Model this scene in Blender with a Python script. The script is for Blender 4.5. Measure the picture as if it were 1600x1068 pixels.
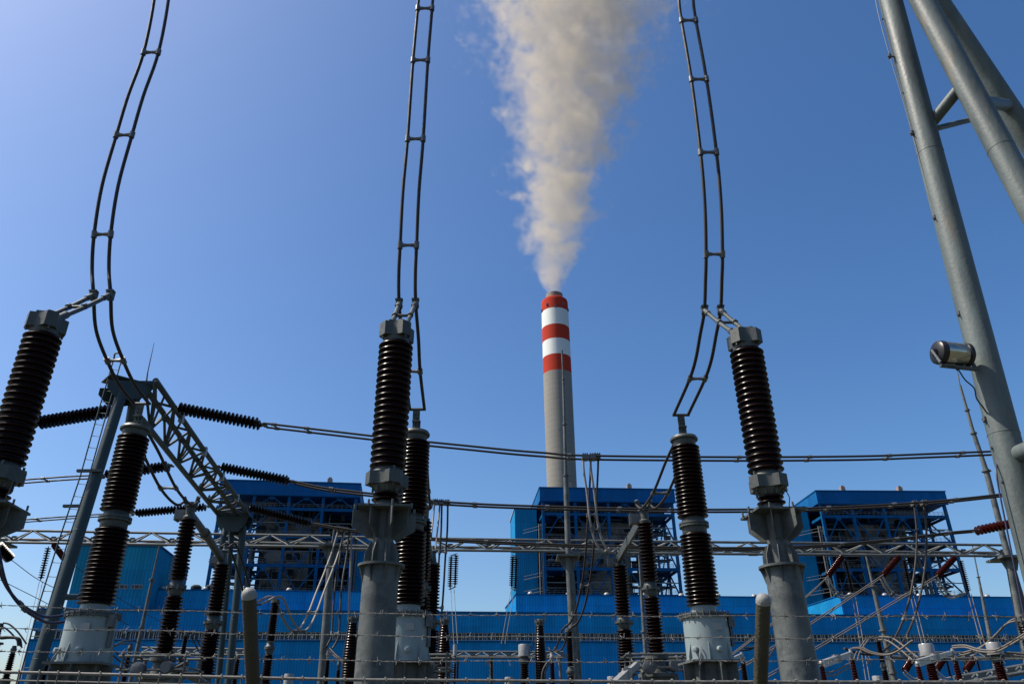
import bpy, math, random
from mathutils import Vector, Matrix
random.seed(7)
SC = bpy.context.scene
COL = SC.collection
R = math.radians
for o in list(bpy.data.objects): bpy.data.objects.remove(o)

# ------------------------------------------------------------------ camera, sky, sun, exposure
F = 1200.0                      # focal length in pixels of the 1600 px wide photograph
PITCH, ROLL = R(27.2), R(0.6)
_r0 = Vector((1, 0, 0)); _u0 = Vector((0, -math.sin(PITCH), math.cos(PITCH)))
FW = Vector((0, math.cos(PITCH), math.sin(PITCH)))
RT = _r0*math.cos(ROLL) - _u0*math.sin(ROLL)
UP = _u0*math.cos(ROLL) + _r0*math.sin(ROLL)
CP = Vector((0, 0, 1.6))
cd = bpy.data.cameras.new('camera'); cam = bpy.data.objects.new('camera', cd); COL.objects.link(cam)
cd.sensor_width = 36; cd.lens = 36*F/1600; cd.clip_start = 0.05; cd.clip_end = 6000
cam.matrix_world = Matrix(((RT.x, UP.x, -FW.x, CP.x), (RT.y, UP.y, -FW.y, CP.y), (RT.z, UP.z, -FW.z, CP.z), (0, 0, 0, 1)))
SC.camera = cam

SUN_EL, SUN_AZ = R(54), R(-91)    # azimuth from +Y (view direction), negative = left
sv = Vector((math.sin(SUN_AZ)*math.cos(SUN_EL), math.cos(SUN_AZ)*math.cos(SUN_EL), math.sin(SUN_EL)))
ld = bpy.data.lights.new('sun', 'SUN'); ld.energy = 4.7; ld.angle = R(0.53); ld.color = (1.0, 0.93, 0.82)
lo = bpy.data.objects.new('sun', ld); COL.objects.link(lo)
lo.rotation_euler = (-sv).to_track_quat('-Z', 'Y').to_euler(); lo.location = (-40, -20, 60)

W = bpy.data.worlds.new('World'); SC.world = W; W.use_nodes = True
nt = W.node_tree; nt.nodes.clear()
sky = nt.nodes.new('ShaderNodeTexSky'); sky.sky_type = 'NISHITA'; sky.sun_disc = False
sky.sun_elevation = SUN_EL; sky.sun_rotation = SUN_AZ; sky.altitude = 0
sky.air_density = 1.0; sky.dust_density = 2.1; sky.ozone_density = 3.0
hs = nt.nodes.new('ShaderNodeHueSaturation'); gmn = nt.nodes.new('ShaderNodeGamma'); gmn.inputs[1].default_value = 1.17; hs.inputs['Saturation'].default_value = 1.18; hs.inputs['Hue'].default_value = 0.500
bg = nt.nodes.new('ShaderNodeBackground'); bg.inputs['Strength'].default_value = 0.083
wo = nt.nodes.new('ShaderNodeOutputWorld')
nt.links.new(sky.outputs[0], gmn.inputs[0]); nt.links.new(gmn.outputs[0], hs.inputs['Color']); nt.links.new(hs.outputs[0], bg.inputs[0]); nt.links.new(bg.outputs[0], wo.inputs[0])

SC.view_settings.view_transform = 'Standard'; SC.view_settings.look = 'None'
SC.view_settings.exposure = 0.6; SC.view_settings.gamma = 1
SC.render.engine = 'CYCLES'
SC.cycles.use_denoising = True
SC.cycles.max_bounces = 6; SC.cycles.volume_bounces = 2
SC.cycles.volume_step_rate = 1.0; SC.cycles.volume_max_steps = 256

# ------------------------------------------------------------------ surveying helpers: real positions from bearings
def ray(px, py):
    return FW*F + RT*(px-800) + UP*(534-py)
def P(px, py, D):                      # the point seen at that bearing, D metres in front
    d = ray(px, py); return CP + d*(D/d.y)
def PH(px, py, z):                     # the point seen at that bearing at height z
    d = ray(px, py); return CP + d*((z-CP.z)/d.z)
class Vt:                              # a vertical axis standing at a bearing and distance
    def __init__(s, px, py, D):
        p = P(px, py, D); s.x, s.y, s.ztop = p.x, p.y, p.z
    def z(s, py):
        u = Vector((s.x, s.y, 0)) - CP; t = (534-py)/F
        return (t*u.dot(FW) - u.dot(UP))/(UP.z - t*FW.z)
    def m(s, py, rpx):
        u = Vector((s.x, s.y, s.z(py))) - CP
        return rpx*u.dot(FW)/F
def pxm(p, rpx):                       # px -> metres at a point
    return rpx*(p-CP).dot(FW)/F

# ------------------------------------------------------------------ materials
def mat(name, base, rough=0.6, metal=0.0, var=0.0, vscale=3.0, dark=None, dscale=1.5, dthr=0.62, bump=0.0, bscale=20, streak=False, spec=0.5):
    m = bpy.data.materials.new(name); m.use_nodes = True
    N = m.node_tree.nodes; L = m.node_tree.links; N.clear()
    out = N.new('ShaderNodeOutputMaterial'); b = N.new('ShaderNodeBsdfPrincipled'); L.new(b.outputs[0], out.inputs[0])
    b.inputs['Roughness'].default_value = rough; b.inputs['Metallic'].default_value = metal
    b.inputs['Specular IOR Level'].default_value = spec*0.6
    tc = N.new('ShaderNodeTexCoord'); mp = N.new('ShaderNodeMapping'); L.new(tc.outputs['Object'], mp.inputs[0])
    if streak: mp.inputs['Scale'].default_value = (1, 1, 0.18)
    col = None
    def rgb(c): 
        r = N.new('ShaderNodeRGB'); r.outputs[0].default_value = (*c, 1); return r.outputs[0]
    col = rgb(base)
    if var > 0:
        n = N.new('ShaderNodeTexNoise'); n.inputs['Scale'].default_value = vscale; n.inputs['Detail'].default_value = 6; n.inputs['Roughness'].default_value = 0.65
        L.new(mp.outputs[0], n.inputs['Vector'])
        mr = N.new('ShaderNodeMapRange'); mr.inputs[1].default_value = 0.3; mr.inputs[2].default_value = 0.7
        mr.inputs[3].default_value = 1-var; mr.inputs[4].default_value = 1+var; L.new(n.outputs[0], mr.inputs[0])
        mx = N.new('ShaderNodeVectorMath'); mx.operation = 'SCALE'; L.new(col, mx.inputs[0]); L.new(mr.outputs[0], mx.inputs[3]); col = mx.outputs[0]
        rr = N.new('ShaderNodeMapRange'); rr.inputs[1].default_value = 0.3; rr.inputs[2].default_value = 0.7
        rr.inputs[3].default_value = max(0.05, rough-0.12); rr.inputs[4].default_value = min(1, rough+0.12); L.new(n.outputs[0], rr.inputs[0]); L.new(rr.outputs[0], b.inputs['Roughness'])
    if dark:
        n = N.new('ShaderNodeTexNoise'); n.inputs['Scale'].default_value = dscale; n.inputs['Detail'].default_value = 8; n.inputs['Roughness'].default_value = 0.7
        L.new(mp.outputs[0], n.inputs['Vector'])
        mr = N.new('ShaderNodeMapRange'); mr.inputs[1].default_value = dthr; mr.inputs[2].default_value = dthr+0.1; L.new(n.outputs[0], mr.inputs[0])
        mx = N.new('ShaderNodeMix'); mx.data_type = 'RGBA'; L.new(mr.outputs[0], mx.inputs[0]); L.new(col, mx.inputs[6]); L.new(rgb(dark), mx.inputs[7]); col = mx.outputs[2]
    if bump > 0:
        n = N.new('ShaderNodeTexNoise'); n.inputs['Scale'].default_value = bscale; n.inputs['Detail'].default_value = 4
        L.new(tc.outputs['Object'], n.inputs['Vector']); bp = N.new('ShaderNodeBump'); bp.inputs['Strength'].default_value = bump; bp.inputs['Distance'].default_value = 0.02
        L.new(n.outputs[0], bp.inputs['Height']); L.new(bp.outputs[0], b.inputs['Normal'])
    L.new(col, b.inputs['Base Color'])
    return m

def clad(name, base, period, base2=None, yaw=0.0):
    """profiled sheet cladding: vertical ribs, faded panels"""
    m = bpy.data.materials.new(name); m.use_nodes = True
    N = m.node_tree.nodes; L = m.node_tree.links; N.clear()
    out = N.new('ShaderNodeOutputMaterial'); b = N.new('ShaderNodeBsdfPrincipled'); L.new(b.outputs[0], out.inputs[0])
    b.inputs['Roughness'].default_value = 0.7; b.inputs['Specular IOR Level'].default_value = 0.12
    tc = N.new('ShaderNodeTexCoord'); sp = N.new('ShaderNodeSeparateXYZ'); L.new(tc.outputs['Object'], sp.inputs[0])
    ad = N.new('ShaderNodeMath'); ad.operation = 'ADD'; L.new(sp.outputs[0], ad.inputs[0]); L.new(sp.outputs[1], ad.inputs[1])
    ml = N.new('ShaderNodeMath'); ml.operation = 'MULTIPLY'; L.new(ad.outputs[0], ml.inputs[0]); ml.inputs[1].default_value = 1/period
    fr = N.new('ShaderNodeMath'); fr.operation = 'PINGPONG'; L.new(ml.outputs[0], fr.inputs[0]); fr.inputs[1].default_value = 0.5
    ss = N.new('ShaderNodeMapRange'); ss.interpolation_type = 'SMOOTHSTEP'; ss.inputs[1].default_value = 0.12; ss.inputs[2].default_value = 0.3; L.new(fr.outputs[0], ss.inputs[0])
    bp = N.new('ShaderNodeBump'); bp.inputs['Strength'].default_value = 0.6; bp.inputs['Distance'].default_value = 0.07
    L.new(ss.outputs[0], bp.inputs['Height']); L.new(bp.outputs[0], b.inputs['Normal'])
    n = N.new('ShaderNodeTexNoise'); n.inputs['Scale'].default_value = 0.035; n.inputs['Detail'].default_value = 3
    L.new(tc.outputs['Object'], n.inputs['Vector'])
    n2 = N.new('ShaderNodeTexNoise'); n2.inputs['Scale'].default_value = 0.5; n2.inputs['Detail'].default_value = 6
    mp = N.new('ShaderNodeMapping'); mp.inputs['Scale'].default_value = (1, 1, 0.1); L.new(tc.outputs['Object'], mp.inputs[0]); L.new(mp.outputs[0], n2.inputs['Vector'])
    mr = N.new('ShaderNodeMapRange'); mr.inputs[1].default_value = 0.42; mr.inputs[2].default_value = 0.58; L.new(n.outputs[0], mr.inputs[0])
    mx = N.new('ShaderNodeMix'); mx.data_type = 'RGBA'; L.new(mr.outputs[0], mx.inputs[0])
    mx.inputs[6].default_value = (*base, 1); mx.inputs[7].default_value = (*(base2 or base), 1)
    m2 = N.new('ShaderNodeMapRange'); m2.inputs[1].default_value = 0.3; m2.inputs[2].default_value = 0.7; m2.inputs[3].default_value = 0.86; m2.inputs[4].default_value = 1.1; L.new(n2.outputs[0], m2.inputs[0])
    def mth(op, a, b_):
        q = N.new('ShaderNodeMath'); q.operation = op; L.new(a, q.inputs[0])
        if isinstance(b_, (int, float)): q.inputs[1].default_value = b_
        else: L.new(b_, q.inputs[1])
        return q.outputs[0]
    cu = mth('FLOOR', mth('DIVIDE', ad.outputs[0], 5.2), 0); cz = mth('FLOOR', mth('DIVIDE', sp.outputs[2], 6.4), 0)
    cm = N.new('ShaderNodeCombineXYZ'); L.new(cu, cm.inputs[0]); L.new(cz, cm.inputs[1])
    wn = N.new('ShaderNodeTexWhiteNoise'); wn.noise_dimensions = '2D'; L.new(cm.outputs[0], wn.inputs['Vector'])
    wr = N.new('ShaderNodeMapRange'); wr.inputs[3].default_value = 0.90; wr.inputs[4].default_value = 1.08; L.new(wn.outputs['Value'], wr.inputs[0])
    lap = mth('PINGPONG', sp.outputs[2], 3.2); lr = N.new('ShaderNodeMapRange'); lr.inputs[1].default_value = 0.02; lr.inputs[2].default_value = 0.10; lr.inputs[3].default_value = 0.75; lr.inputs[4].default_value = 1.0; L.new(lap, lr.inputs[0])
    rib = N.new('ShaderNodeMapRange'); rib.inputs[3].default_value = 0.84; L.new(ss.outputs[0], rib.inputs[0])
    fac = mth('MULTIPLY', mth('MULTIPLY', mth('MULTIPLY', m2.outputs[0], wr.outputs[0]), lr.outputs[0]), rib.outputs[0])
    sc = N.new('ShaderNodeVectorMath'); sc.operation = 'SCALE'; L.new(mx.outputs[2], sc.inputs[0]); L.new(fac, sc.inputs[3])
    L.new(sc.outputs[0], b.inputs['Base Color'])
    return m

PORC = mat('brown_porcelain', (0.0085, 0.0031, 0.0023), 0.27, var=0.35, vscale=5, spec=0.2, dark=(0.016, 0.011, 0.008), dscale=3.0, dthr=0.6)
PORCR = mat('sunlit_porcelain', (0.024, 0.0035, 0.0032), 0.22, var=0.3, vscale=6, spec=0.2)  # redder copy of the brown porcelain, its sunlit look put into the colour
GALV = mat('galvanised_steel', (0.078, 0.086, 0.083), 0.6, 0.0, var=0.4, vscale=2.2, dark=(0.036, 0.044, 0.047), dscale=1.4, dthr=0.52, bump=0.15, bscale=30)
PAINTD = mat('teal_grey_paint', (0.024, 0.041, 0.044), 0.5, 0.0, var=0.25, vscale=2.2, dark=(0.03, 0.04, 0.04), dscale=2.0, dthr=0.62, bump=0.12, bscale=14, streak=True)
PAINTG = mat('grey_pole_paint', (0.080, 0.098, 0.096), 0.55, 0.0, var=0.55, vscale=1.7, dark=(0.14, 0.115, 0.09), dscale=3.2, dthr=0.58, bump=0.3, bscale=14, streak=True)  # mottling mixes rust and dirt with members' shadow patches painted into the colour
TANK = mat('tank_paint', (0.20, 0.245, 0.25), 0.45, var=0.12, vscale=1.5, dark=(0.18, 0.21, 0.21), dscale=2.5, dthr=0.63, streak=True)
CAST = mat('cast_fitting', (0.062, 0.068, 0.063), 0.5, 0.3, var=0.22, vscale=12, dark=(0.05, 0.047, 0.04), dscale=6, dthr=0.6, bump=0.2, bscale=60)
WHITEM = mat('white_metal_cap', (0.24, 0.24, 0.235), 0.35, 0.2, var=0.1, vscale=8, dark=(0.4, 0.38, 0.34), dscale=6, dthr=0.66)
CABLEB = mat('bright_aluminium_conductor', (0.21, 0.19, 0.165), 0.55, 0.0, var=0.1, vscale=6)
CABLE = mat('weathered_conductor', (0.020, 0.017, 0.015), 0.6, 0.0, var=0.08, vscale=6)
CABLEL = mat('aluminium_conductor', (0.115, 0.10, 0.083), 0.6, 0.0, var=0.1, vscale=6)
STEELD = mat('dark_steel', (0.10, 0.105, 0.11), 0.5, 0.4, var=0.3, vscale=10, dark=(0.08, 0.04, 0.02), dscale=7, dthr=0.62)
RUST = mat('rusty_steel', (0.16, 0.07, 0.03), 0.8, 0.1, var=0.4, vscale=12)
TRUSS = mat('girder_steel', (0.085, 0.092, 0.090), 0.55, 0.2, var=0.22, vscale=2.0, dark=(0.07, 0.075, 0.08), dscale=1.5, dthr=0.6)
TRUSSN = mat('dark_girder_steel', (0.042, 0.056, 0.058), 0.55, 0.2, var=0.22, vscale=2.0, dark=(0.03, 0.035, 0.038), dscale=1.5, dthr=0.6)
WIRE = mat('zinc_wire', (0.13, 0.126, 0.115), 0.6, 0.2, var=0.35, vscale=30)
FPOST = mat('fence_post_paint', (0.042, 0.036, 0.022), 0.7, 0.0, var=0.25, vscale=8, dark=(0.20, 0.10, 0.03), dscale=5, dthr=0.64, bump=0.3, bscale=60, streak=True)
FCAP = mat('fence_cap', (0.19, 0.19, 0.18), 0.6, 0.0, var=0.15, vscale=20, bump=0.2, bscale=80)
BLUEC = clad('blue_cladding', (0.001, 0.17, 0.44), 0.75, (0.002, 0.18, 0.42))
BLUET = clad('faded_blue_cladding', (0.005, 0.19, 0.37), 0.75, (0.002, 0.16, 0.39))
BLUEK = clad('teal_blue_cladding', (0.007, 0.19, 0.31), 0.95, (0.005, 0.175, 0.34))
BLUEF = mat('blue_steel_paint', (0.002, 0.065, 0.17), 0.6, var=0.25, vscale=0.4, spec=0.15)
BLUER = clad('roof_fascia_blue', (0.001, 0.085, 0.25), 0.8, (0.001, 0.09, 0.26))
BOIL = mat('boiler_casing', (0.19, 0.17, 0.15), 0.7, var=0.3, vscale=0.3, dark=(0.04, 0.035, 0.03), dscale=0.25, dthr=0.5)
DARKB = mat('dark_plant', (0.010, 0.014, 0.020), 0.8, var=0.5, vscale=0.5)
PIPEG = mat('grey_duct', (0.11, 0.11, 0.11), 0.6, var=0.2, vscale=0.6)
GLASS = mat('dark_window', (0.02, 0.025, 0.03), 0.15, var=0.2, vscale=1)
LOUV = mat('louvre_frame', (0.30, 0.36, 0.42), 0.5)
GRAVEL = mat('gravel', (0.075, 0.075, 0.055), 0.9, var=0.3, vscale=5, dark=(0.045, 0.055, 0.03), dscale=20, dthr=0.5, bump=0.6, bscale=40)
CHROME = mat('polished_barrel', (0.42, 0.40, 0.34), 0.2, 1.0, var=0.05, vscale=4)
BLACKP = mat('black_plastic', (0.015, 0.015, 0.017), 0.35)
BLUECAB = mat('blue_black_cable', (0.02, 0.02, 0.05), 0.45)

# ------------------------------------------------------------------ mesh builder
class MB:
    def __init__(s): s.v = []; s.f = []
    def add(s, vs, fs):
        n = len(s.v); s.v += [Vector(p) for p in vs]; s.f += [tuple(i+n for i in f) for f in fs]; return s
    def box(s, c, size, ax=None):
        c = Vector(c); X, Y, Z = ax or (Vector((1, 0, 0)), Vector((0, 1, 0)), Vector((0, 0, 1)))
        a, b, d = size[0]/2, size[1]/2, size[2]/2
        vs = [c + X*(i*a) + Y*(j*b) + Z*(k*d) for k in (-1, 1) for j in (-1, 1) for i in (-1, 1)]
        return s.add(vs, [(0, 2, 3, 1), (4, 5, 7, 6), (0, 1, 5, 4), (2, 6, 7, 3), (0, 4, 6, 2), (1, 3, 7, 5)])
    def bar(s, a, b, w, h=None, upv=None):
        a, b = Vector(a), Vector(b); d = b-a; l = d.length; Z = d.normalized()
        u = upv or (Vector((0, 0, 1)) if abs(Z.z) < 0.9 else Vector((0, 1, 0)))
        X = u.cross(Z).normalized(); Y = Z.cross(X)
        return s.box((a+b)/2, (w, h or w, l), (X, Y, Z))
    def tube(s, pts, r, seg=10, caps=True):
        pts = [Vector(p) for p in pts]; n = len(pts)
        rs = r if isinstance(r, (list, tuple)) else [r]*n
        vs = []; fs = []; prev = None
        for i, p in enumerate(pts):
            t = (pts[min(i+1, n-1)] - pts[max(i-1, 0)]).normalized()
            if prev is None:
                u = Vector((0, 0, 1)) if abs(t.z) < 0.9 else Vector((1, 0, 0))
                X = u.cross(t).normalized()
            else:
                X = (prev - t*prev.dot(t)).normalized()
            prev = X; Y = t.cross(X)
            for k in range(seg):
                a = 2*math.pi*k/seg; vs.append(p + (X*math.cos(a) + Y*math.sin(a))*rs[i])
        for i in range(n-1):
            for k in range(seg):
                k2 = (k+1) % seg; fs.append((i*seg+k, i*seg+k2, (i+1)*seg+k2, (i+1)*seg+k))
        if caps: fs.append(tuple(range(seg))[::-1]); fs.append(tuple(range((n-1)*seg, n*seg)))
        return s.add(vs, fs)
    def lathe(s, o, prof, seg=24, axis=None):
        """prof: list of (height along axis, radius) starting at one end"""
        o = Vector(o); Z = (axis or Vector((0, 0, 1))).normalized()
        u = Vector((0, 1, 0)) if abs(Z.y) < 0.9 else Vector((0, 0, 1))
        X = u.cross(Z).normalized(); Y = Z.cross(X)
        vs = []; fs = []; n = len(prof)
        for h, r in prof:
            for k in range(seg):
                a = 2*math.pi*k/seg; vs.append(o + Z*h + (X*math.cos(a) + Y*math.sin(a))*max(r, 1e-4))
        up = prof[-1][0] >= prof[0][0]
        for i in range(n-1):
            for k in range(seg):
                k2 = (k+1) % seg
                q = (i*seg+k, i*seg+k2, (i+1)*seg+k2, (i+1)*seg+k)
                fs.append(q if up else q[::-1])
        a, b = tuple(range(seg)), tuple(range((n-1)*seg, n*seg))
        fs.append(a[::-1] if up else a); fs.append(b if up else b[::-1])
        return s.add(vs, fs)
    def prism(s, pts, z0, z1):
        n = len(pts); vs = [(x, y, z0) for x, y in pts] + [(x, y, z1) for x, y in pts]
        fs = [(i, (i+1) % n, n+(i+1) % n, n+i) for i in range(n)]
        return s.add(vs, fs + [tuple(range(n))[::-1], tuple(range(n, 2*n))])
    def plate(s, pts, th):
        """extrude a planar polygon (3D points) by thickness"""
        pts = [Vector(p) for p in pts]; nrm = (pts[1]-pts[0]).cross(pts[2]-pts[0]).normalized()*th/2; n = len(pts)
        vs = [p-nrm for p in pts] + [p+nrm for p in pts]
        return s.add(vs, [(i, (i+1) % n, n+(i+1) % n, n+i) for i in range(n)] + [tuple(range(n))[::-1], tuple(range(n, 2*n))])
    def build(s, name, m, parent=None, loc=None, flat=False):
        o0 = Vector(parent.location) if parent else Vector(loc or (0, 0, 0))
        if parent and parent.parent: o0 = Vector(parent['wo'])
        if parent and 'wo' in parent: o0 = Vector(parent['wo'])
        me = bpy.data.meshes.new(name); me.from_pydata([tuple(p-o0) for p in s.v], [], s.f); me.update()
        if not flat:
            me.shade_smooth(); me.set_sharp_from_angle(angle=R(38))
        me.materials.append(m)
        o = bpy.data.objects.new(name, me); COL.objects.link(o)
        if parent: o.parent = parent; o['wo'] = tuple(o0)
        else: o.location = o0; o['wo'] = tuple(o0)
        return o

def tag(o, label, cat, group=None, kind=None):
    if kind: o['kind'] = kind
    else: o['label'] = label; o['category'] = cat
    if label and kind: o['label'] = label; o['category'] = cat
    if group: o['group'] = group
    return o
def thing(name, loc, label, cat, group=None):
    o = bpy.data.objects.new(name, None); COL.objects.link(o); o.empty_display_size = 0.2
    o.location = loc; o['wo'] = tuple(loc); return tag(o, label, cat, group)
def copy_tree(o, parent=None, loc=None, label=None):
    c = o.copy(); COL.objects.link(c); c.parent = parent
    if loc is not None: c.location = loc
    if label: c['label'] = label
    for ch in [x for x in bpy.data.objects if x.parent == o]: copy_tree(ch, c)
    return c

def smooth(pts, k=6):
    """Catmull-Rom through 3D points"""
    pts = [Vector(p) for p in pts]
    if len(pts) < 3: return pts
    q = [pts[0]*2-pts[1]] + pts + [pts[-1]*2-pts[-2]]; out = []
    for i in range(1, len(q)-2):
        a, b, c, d = q[i-1:i+3]
        for j in range(k):
            t = j/k
            out.append(0.5*((2*b) + (c-a)*t + (2*a-5*b+4*c-d)*t*t + (3*b-a-3*c+d)*t*t*t))
    return out + [pts[-1]]
def at_len(pts, frac):
    L = [0]
    for a, b in zip(pts, pts[1:]): L.append(L[-1] + (b-a).length)
    t = frac*L[-1]
    for i in range(len(pts)-1):
        if L[i+1] >= t:
            k = (t-L[i])/max(1e-6, L[i+1]-L[i]); return pts[i].lerp(pts[i+1], k), (pts[i+1]-pts[i]).normalized()
    return pts[-1], (pts[-1]-pts[-2]).normalized()

def shed_profile(z0, z1, rs0, rs1, n, core=0.70):
    """porcelain body from z0 (bottom) to z1 (top): n rounded sheds"""
    pr = [(z0, rs0*core)]; h = (z1-z0)/n
    for i in range(n):
        t0 = (i+0.5)/n; ro = rs0 + (rs1-rs0)*t0; rc = ro*core; z = z0 + i*h
        pr += [(z+h*0.08, rc), (z+h*0.22, rc+(ro-rc)*0.55), (z+h*0.30, ro*0.975), (z+h*0.40, ro), (z+h*0.52, ro*0.985), (z+h*0.66, rc+(ro-rc)*0.45), (z+h*0.86, rc+(ro-rc)*0.05)]
    pr.append((z1, rs1*core)); return pr

def bolts(mb, cx, cy, z, r, n, br, bh, ph=0.0):
    for k in range(n):
        a = 2*math.pi*(k+ph)/n
        mb.lathe((cx+r*math.cos(a), cy+r*math.sin(a), z-bh/2), [(0, br), (bh, br)], 6)

def flange_outline(h, cut, rot):
    """square casting outline with drawn-in sides"""
    pts = []
    for k in range(4):
        b = rot + k*math.pi/2
        for da, rr in ((-0.62, 0.80), (-0.5, 0.87), (-0.28, 1.08), (0.28, 1.08), (0.5, 0.87), (0.62, 0.80)):
            pts.append((h*rr*math.cos(b+da), h*rr*math.sin(b+da)))
    return pts

# ------------------------------------------------------------------ ground
g = MB(); g.add([(-2500, -300, 0), (2500, -300, 0), (2500, 3500, 0), (-2500, 3500, 0)], [(0, 1, 2, 3)])
tag(g.build('ground', GRAVEL, flat=True), None, None, kind='structure')

# ================================================================== SURGE ARRESTERS (front row)
VM = Vt(621, 508, 12.0)
Z1 = VM.ztop
def make_arrester():
    v = VM; z, m = v.z, v.m; X, Y = v.x, v.y
    root = thing('surge_arrester', (X, Y, 0), 'tall brown ribbed arrester on fat galvanised pedestal, middle of the three nearest columns', 'arrester', 'front row arresters on pipe pedestals')
    # pedestal
    mb = MB(); rp = 0.268
    mb.lathe((X, Y, 0), [(0, rp*1.9), (0.04, rp*1.9), (0.04, 0.30), (z(886), rp)], 40)
    mb.lathe((X, Y, z(886)), [(0, m(885, 36.5)), (0.035, m(885, 36.5))], 40)
    for k in range(8):
        a = math.pi/8 + k*math.pi/4; c, s_ = math.cos(a), math.sin(a)
        zt = z(886); ro = m(885, 35.5); zb = z(914)
        mb.plate([(X+c*rp*0.98, Y+s_*rp*0.98, zb), (X+c*ro*0.93, Y+s_*ro*0.93, zt-0.05), (X+c*ro, Y+s_*ro, zt), (X+c*rp*0.98, Y+s_*rp*0.98, zt)], 0.018)
    mb.build('pedestal', GALV, root)
    # waist with gussets
    mb = MB(); zb = z(886)+0.035; zt = z(797)-0.03; rw = m(845, 16.5); zw = z(845)
    mb.lathe((X, Y, zb), [(0, rw), (zt-zb, rw)], 28)
    for k in range(8):
        a = math.pi/8 + k*math.pi/4; c, s_ = math.cos(a), math.sin(a)
        r1 = m(870, 28)
        q = lambda r, zz: (X+c*r, Y+s_*r, zz)
        mb.plate([q(rw*0.9, zb), q(r1, zb), q(r1*0.98, zb+(zw-zb)*0.45), q(rw*1.2, zw-0.03), q(rw*0.9, zw-0.03)], 0.016)
        r2 = m(810, 50 if k % 2 == 0 else 42)
        mb.plate([q(rw*0.9, zw+0.03), q(rw*1.5, zw+0.03), q(r2, zw+(zt-zw)*0.42), q(r2, zt), q(rw*0.9, zt)], 0.016)
    mb.build('gusset_neck', GALV, root)
    mb = MB(); hs_ = m(797, 43); rot = R(6)
    mb.prism([(X+hs_*1.30*math.cos(rot+math.pi/4+k*math.pi/2), Y+hs_*1.30*math.sin(rot+math.pi/4+k*math.pi/2)) for k in range(4)], zt, zt+0.035)
    bolts(mb, X, Y, zt+0.05, hs_*1.1, 8, 0.018, 0.08, 0.5)
    mb.build('top_plate', GALV, root)
    # base insulator and lower casting
    mb = MB(); zz = zt+0.035
    mb.lathe((X, Y, zz), [(0, m(790, 21)), (0.02, m(790, 21)), (0.10, m(788, 17)), (z(783)-zz, m(785, 15))], 28)
    mb.build('base_collar', CAST, root)
    mb = MB(); mb.lathe((X, Y, 0), shed_profile(z(785), z(768), m(780, 23), m(770, 20), 2, 0.66), 32); mb.build('base_insulator', PORC, root)
    mb = MB()
    mb.lathe((X, Y, z(771)), [(0, m(770, 16)), (0.03, m(770, 18)), (z(757)-z(771), m(757, 24))], 28)
    for k in range(8):
        a = k*math.pi/4+0.2; mb.box((X+m(765, 21)*math.cos(a), Y+m(765, 21)*math.sin(a), (z(770)+z(758))/2), (0.03, 0.03, (z(758)-z(770))))
    pts = flange_outline(m(750, 31), 0, R(30)); mb.prism([(X+a, Y+b) for a, b in pts], z(760), z(741))
    bolts(mb, X, Y, z(760), m(750, 27), 4, 0.02, 0.07, R(30)/(math.pi/2)); bolts(mb, X, Y, z(738), m(750, 27), 4, 0.022, 0.08, 0.33)
    mb.lathe((X, Y, z(741)), [(0, m(740, 25)), (0.02, m(740, 25)), (z(731)-z(741), m(735, 20))], 28)
    mb.build('lower_casting', CAST, root)
    mb = MB(); mb.lathe((X, Y, 0), shed_profile(z(733), z(538), m(733, 28.5), m(538, 26.5), 21, 0.80), 48)
    mb.build('ribbed_insulator', PORC, root)
    mb = MB()
    mb.lathe((X, Y, z(541)), [(0, m(540, 19)), (z(527)-z(541), m(530, 21))], 28)
    pts = flange_outline(m(520, 26), 0, R(42)); mb.prism([(X+a, Y+b) for a, b in pts], z(531), z(511))
    mb.prism([(X+a*0.7, Y+b*0.7) for a, b in pts], z(511), z(506))
    bolts(mb, X, Y, z(532), m(520, 24.5), 4, 0.02, 0.09, R(42)/(math.pi/2))
    mb.build('top_casting', CAST, root)
    # twin terminal bars reaching back and up to the clamps of the drop conductors
    for s_ in (-1, 1):
        mb = MB(); a = Vector((X+s_*0.13, Y+0.06, z(507)-0.02)); b = Vector((X-0.07+s_*0.165, Y+1.4, Z1+1.25))
        mid = a.lerp(b, 0.5) + Vector((0, 0, -0.02))
        mb.tube(smooth([a, mid, b]), 0.042, 12)
        mb.tube([a-Vector((0, 0.02, 0.02)), a.lerp(b, 0.14)], 0.065, 12)
        mb.tube([a.lerp(b, 0.46), a.lerp(b, 0.50)], 0.058, 12)
        mb.tube([a.lerp(b, 0.86), b], 0.055, 12)
        mb.box(b+Vector((0, 0.02, 0.02)), (0.12, 0.12, 0.20)); mb.box(b+Vector((0, -0.01, 0.09)), (0.15, 0.09, 0.03)); mb.box(b+Vector((0, -0.01, -0.05)), (0.15, 0.09, 0.03))
        mb.build('terminal_bar', CAST, root)
    mb = MB(); mb.tube([(X-0.185, Y+0.72, Z1+0.60), (X+0.115, Y+0.72, Z1+0.60)], 0.03, 10); mb.build('cross_link', CAST, root)
    # counter lead
    mb = MB(); mb.tube(smooth([(X+m(790, 24), Y-0.05, z(760)), (X+m(790, 27), Y-0.1, z(775)), (X+m(790, 25), Y-0.1, z(790)), (X+m(790, 38), Y-0.05, z(800))]), 0.008, 6); mb.build('earth_lead', STEELD, root)
    return root
ARR = make_arrester()
pL = PH(77, 494, Z1); pR = PH(1161, 519, Z1)
copy_tree(ARR, loc=(pL.x, pL.y, 0), label='brown ribbed arrester leaning at the left edge of the view beside the gantry ladder')
copy_tree(ARR, loc=(pR.x, pR.y, 0), label='brown ribbed arrester on fat galvanised pedestal nearest the big grey tubular gantry')
ARRX = [(pL.x, pL.y), (VM.x, VM.y), (pR.x, pR.y)]

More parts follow.
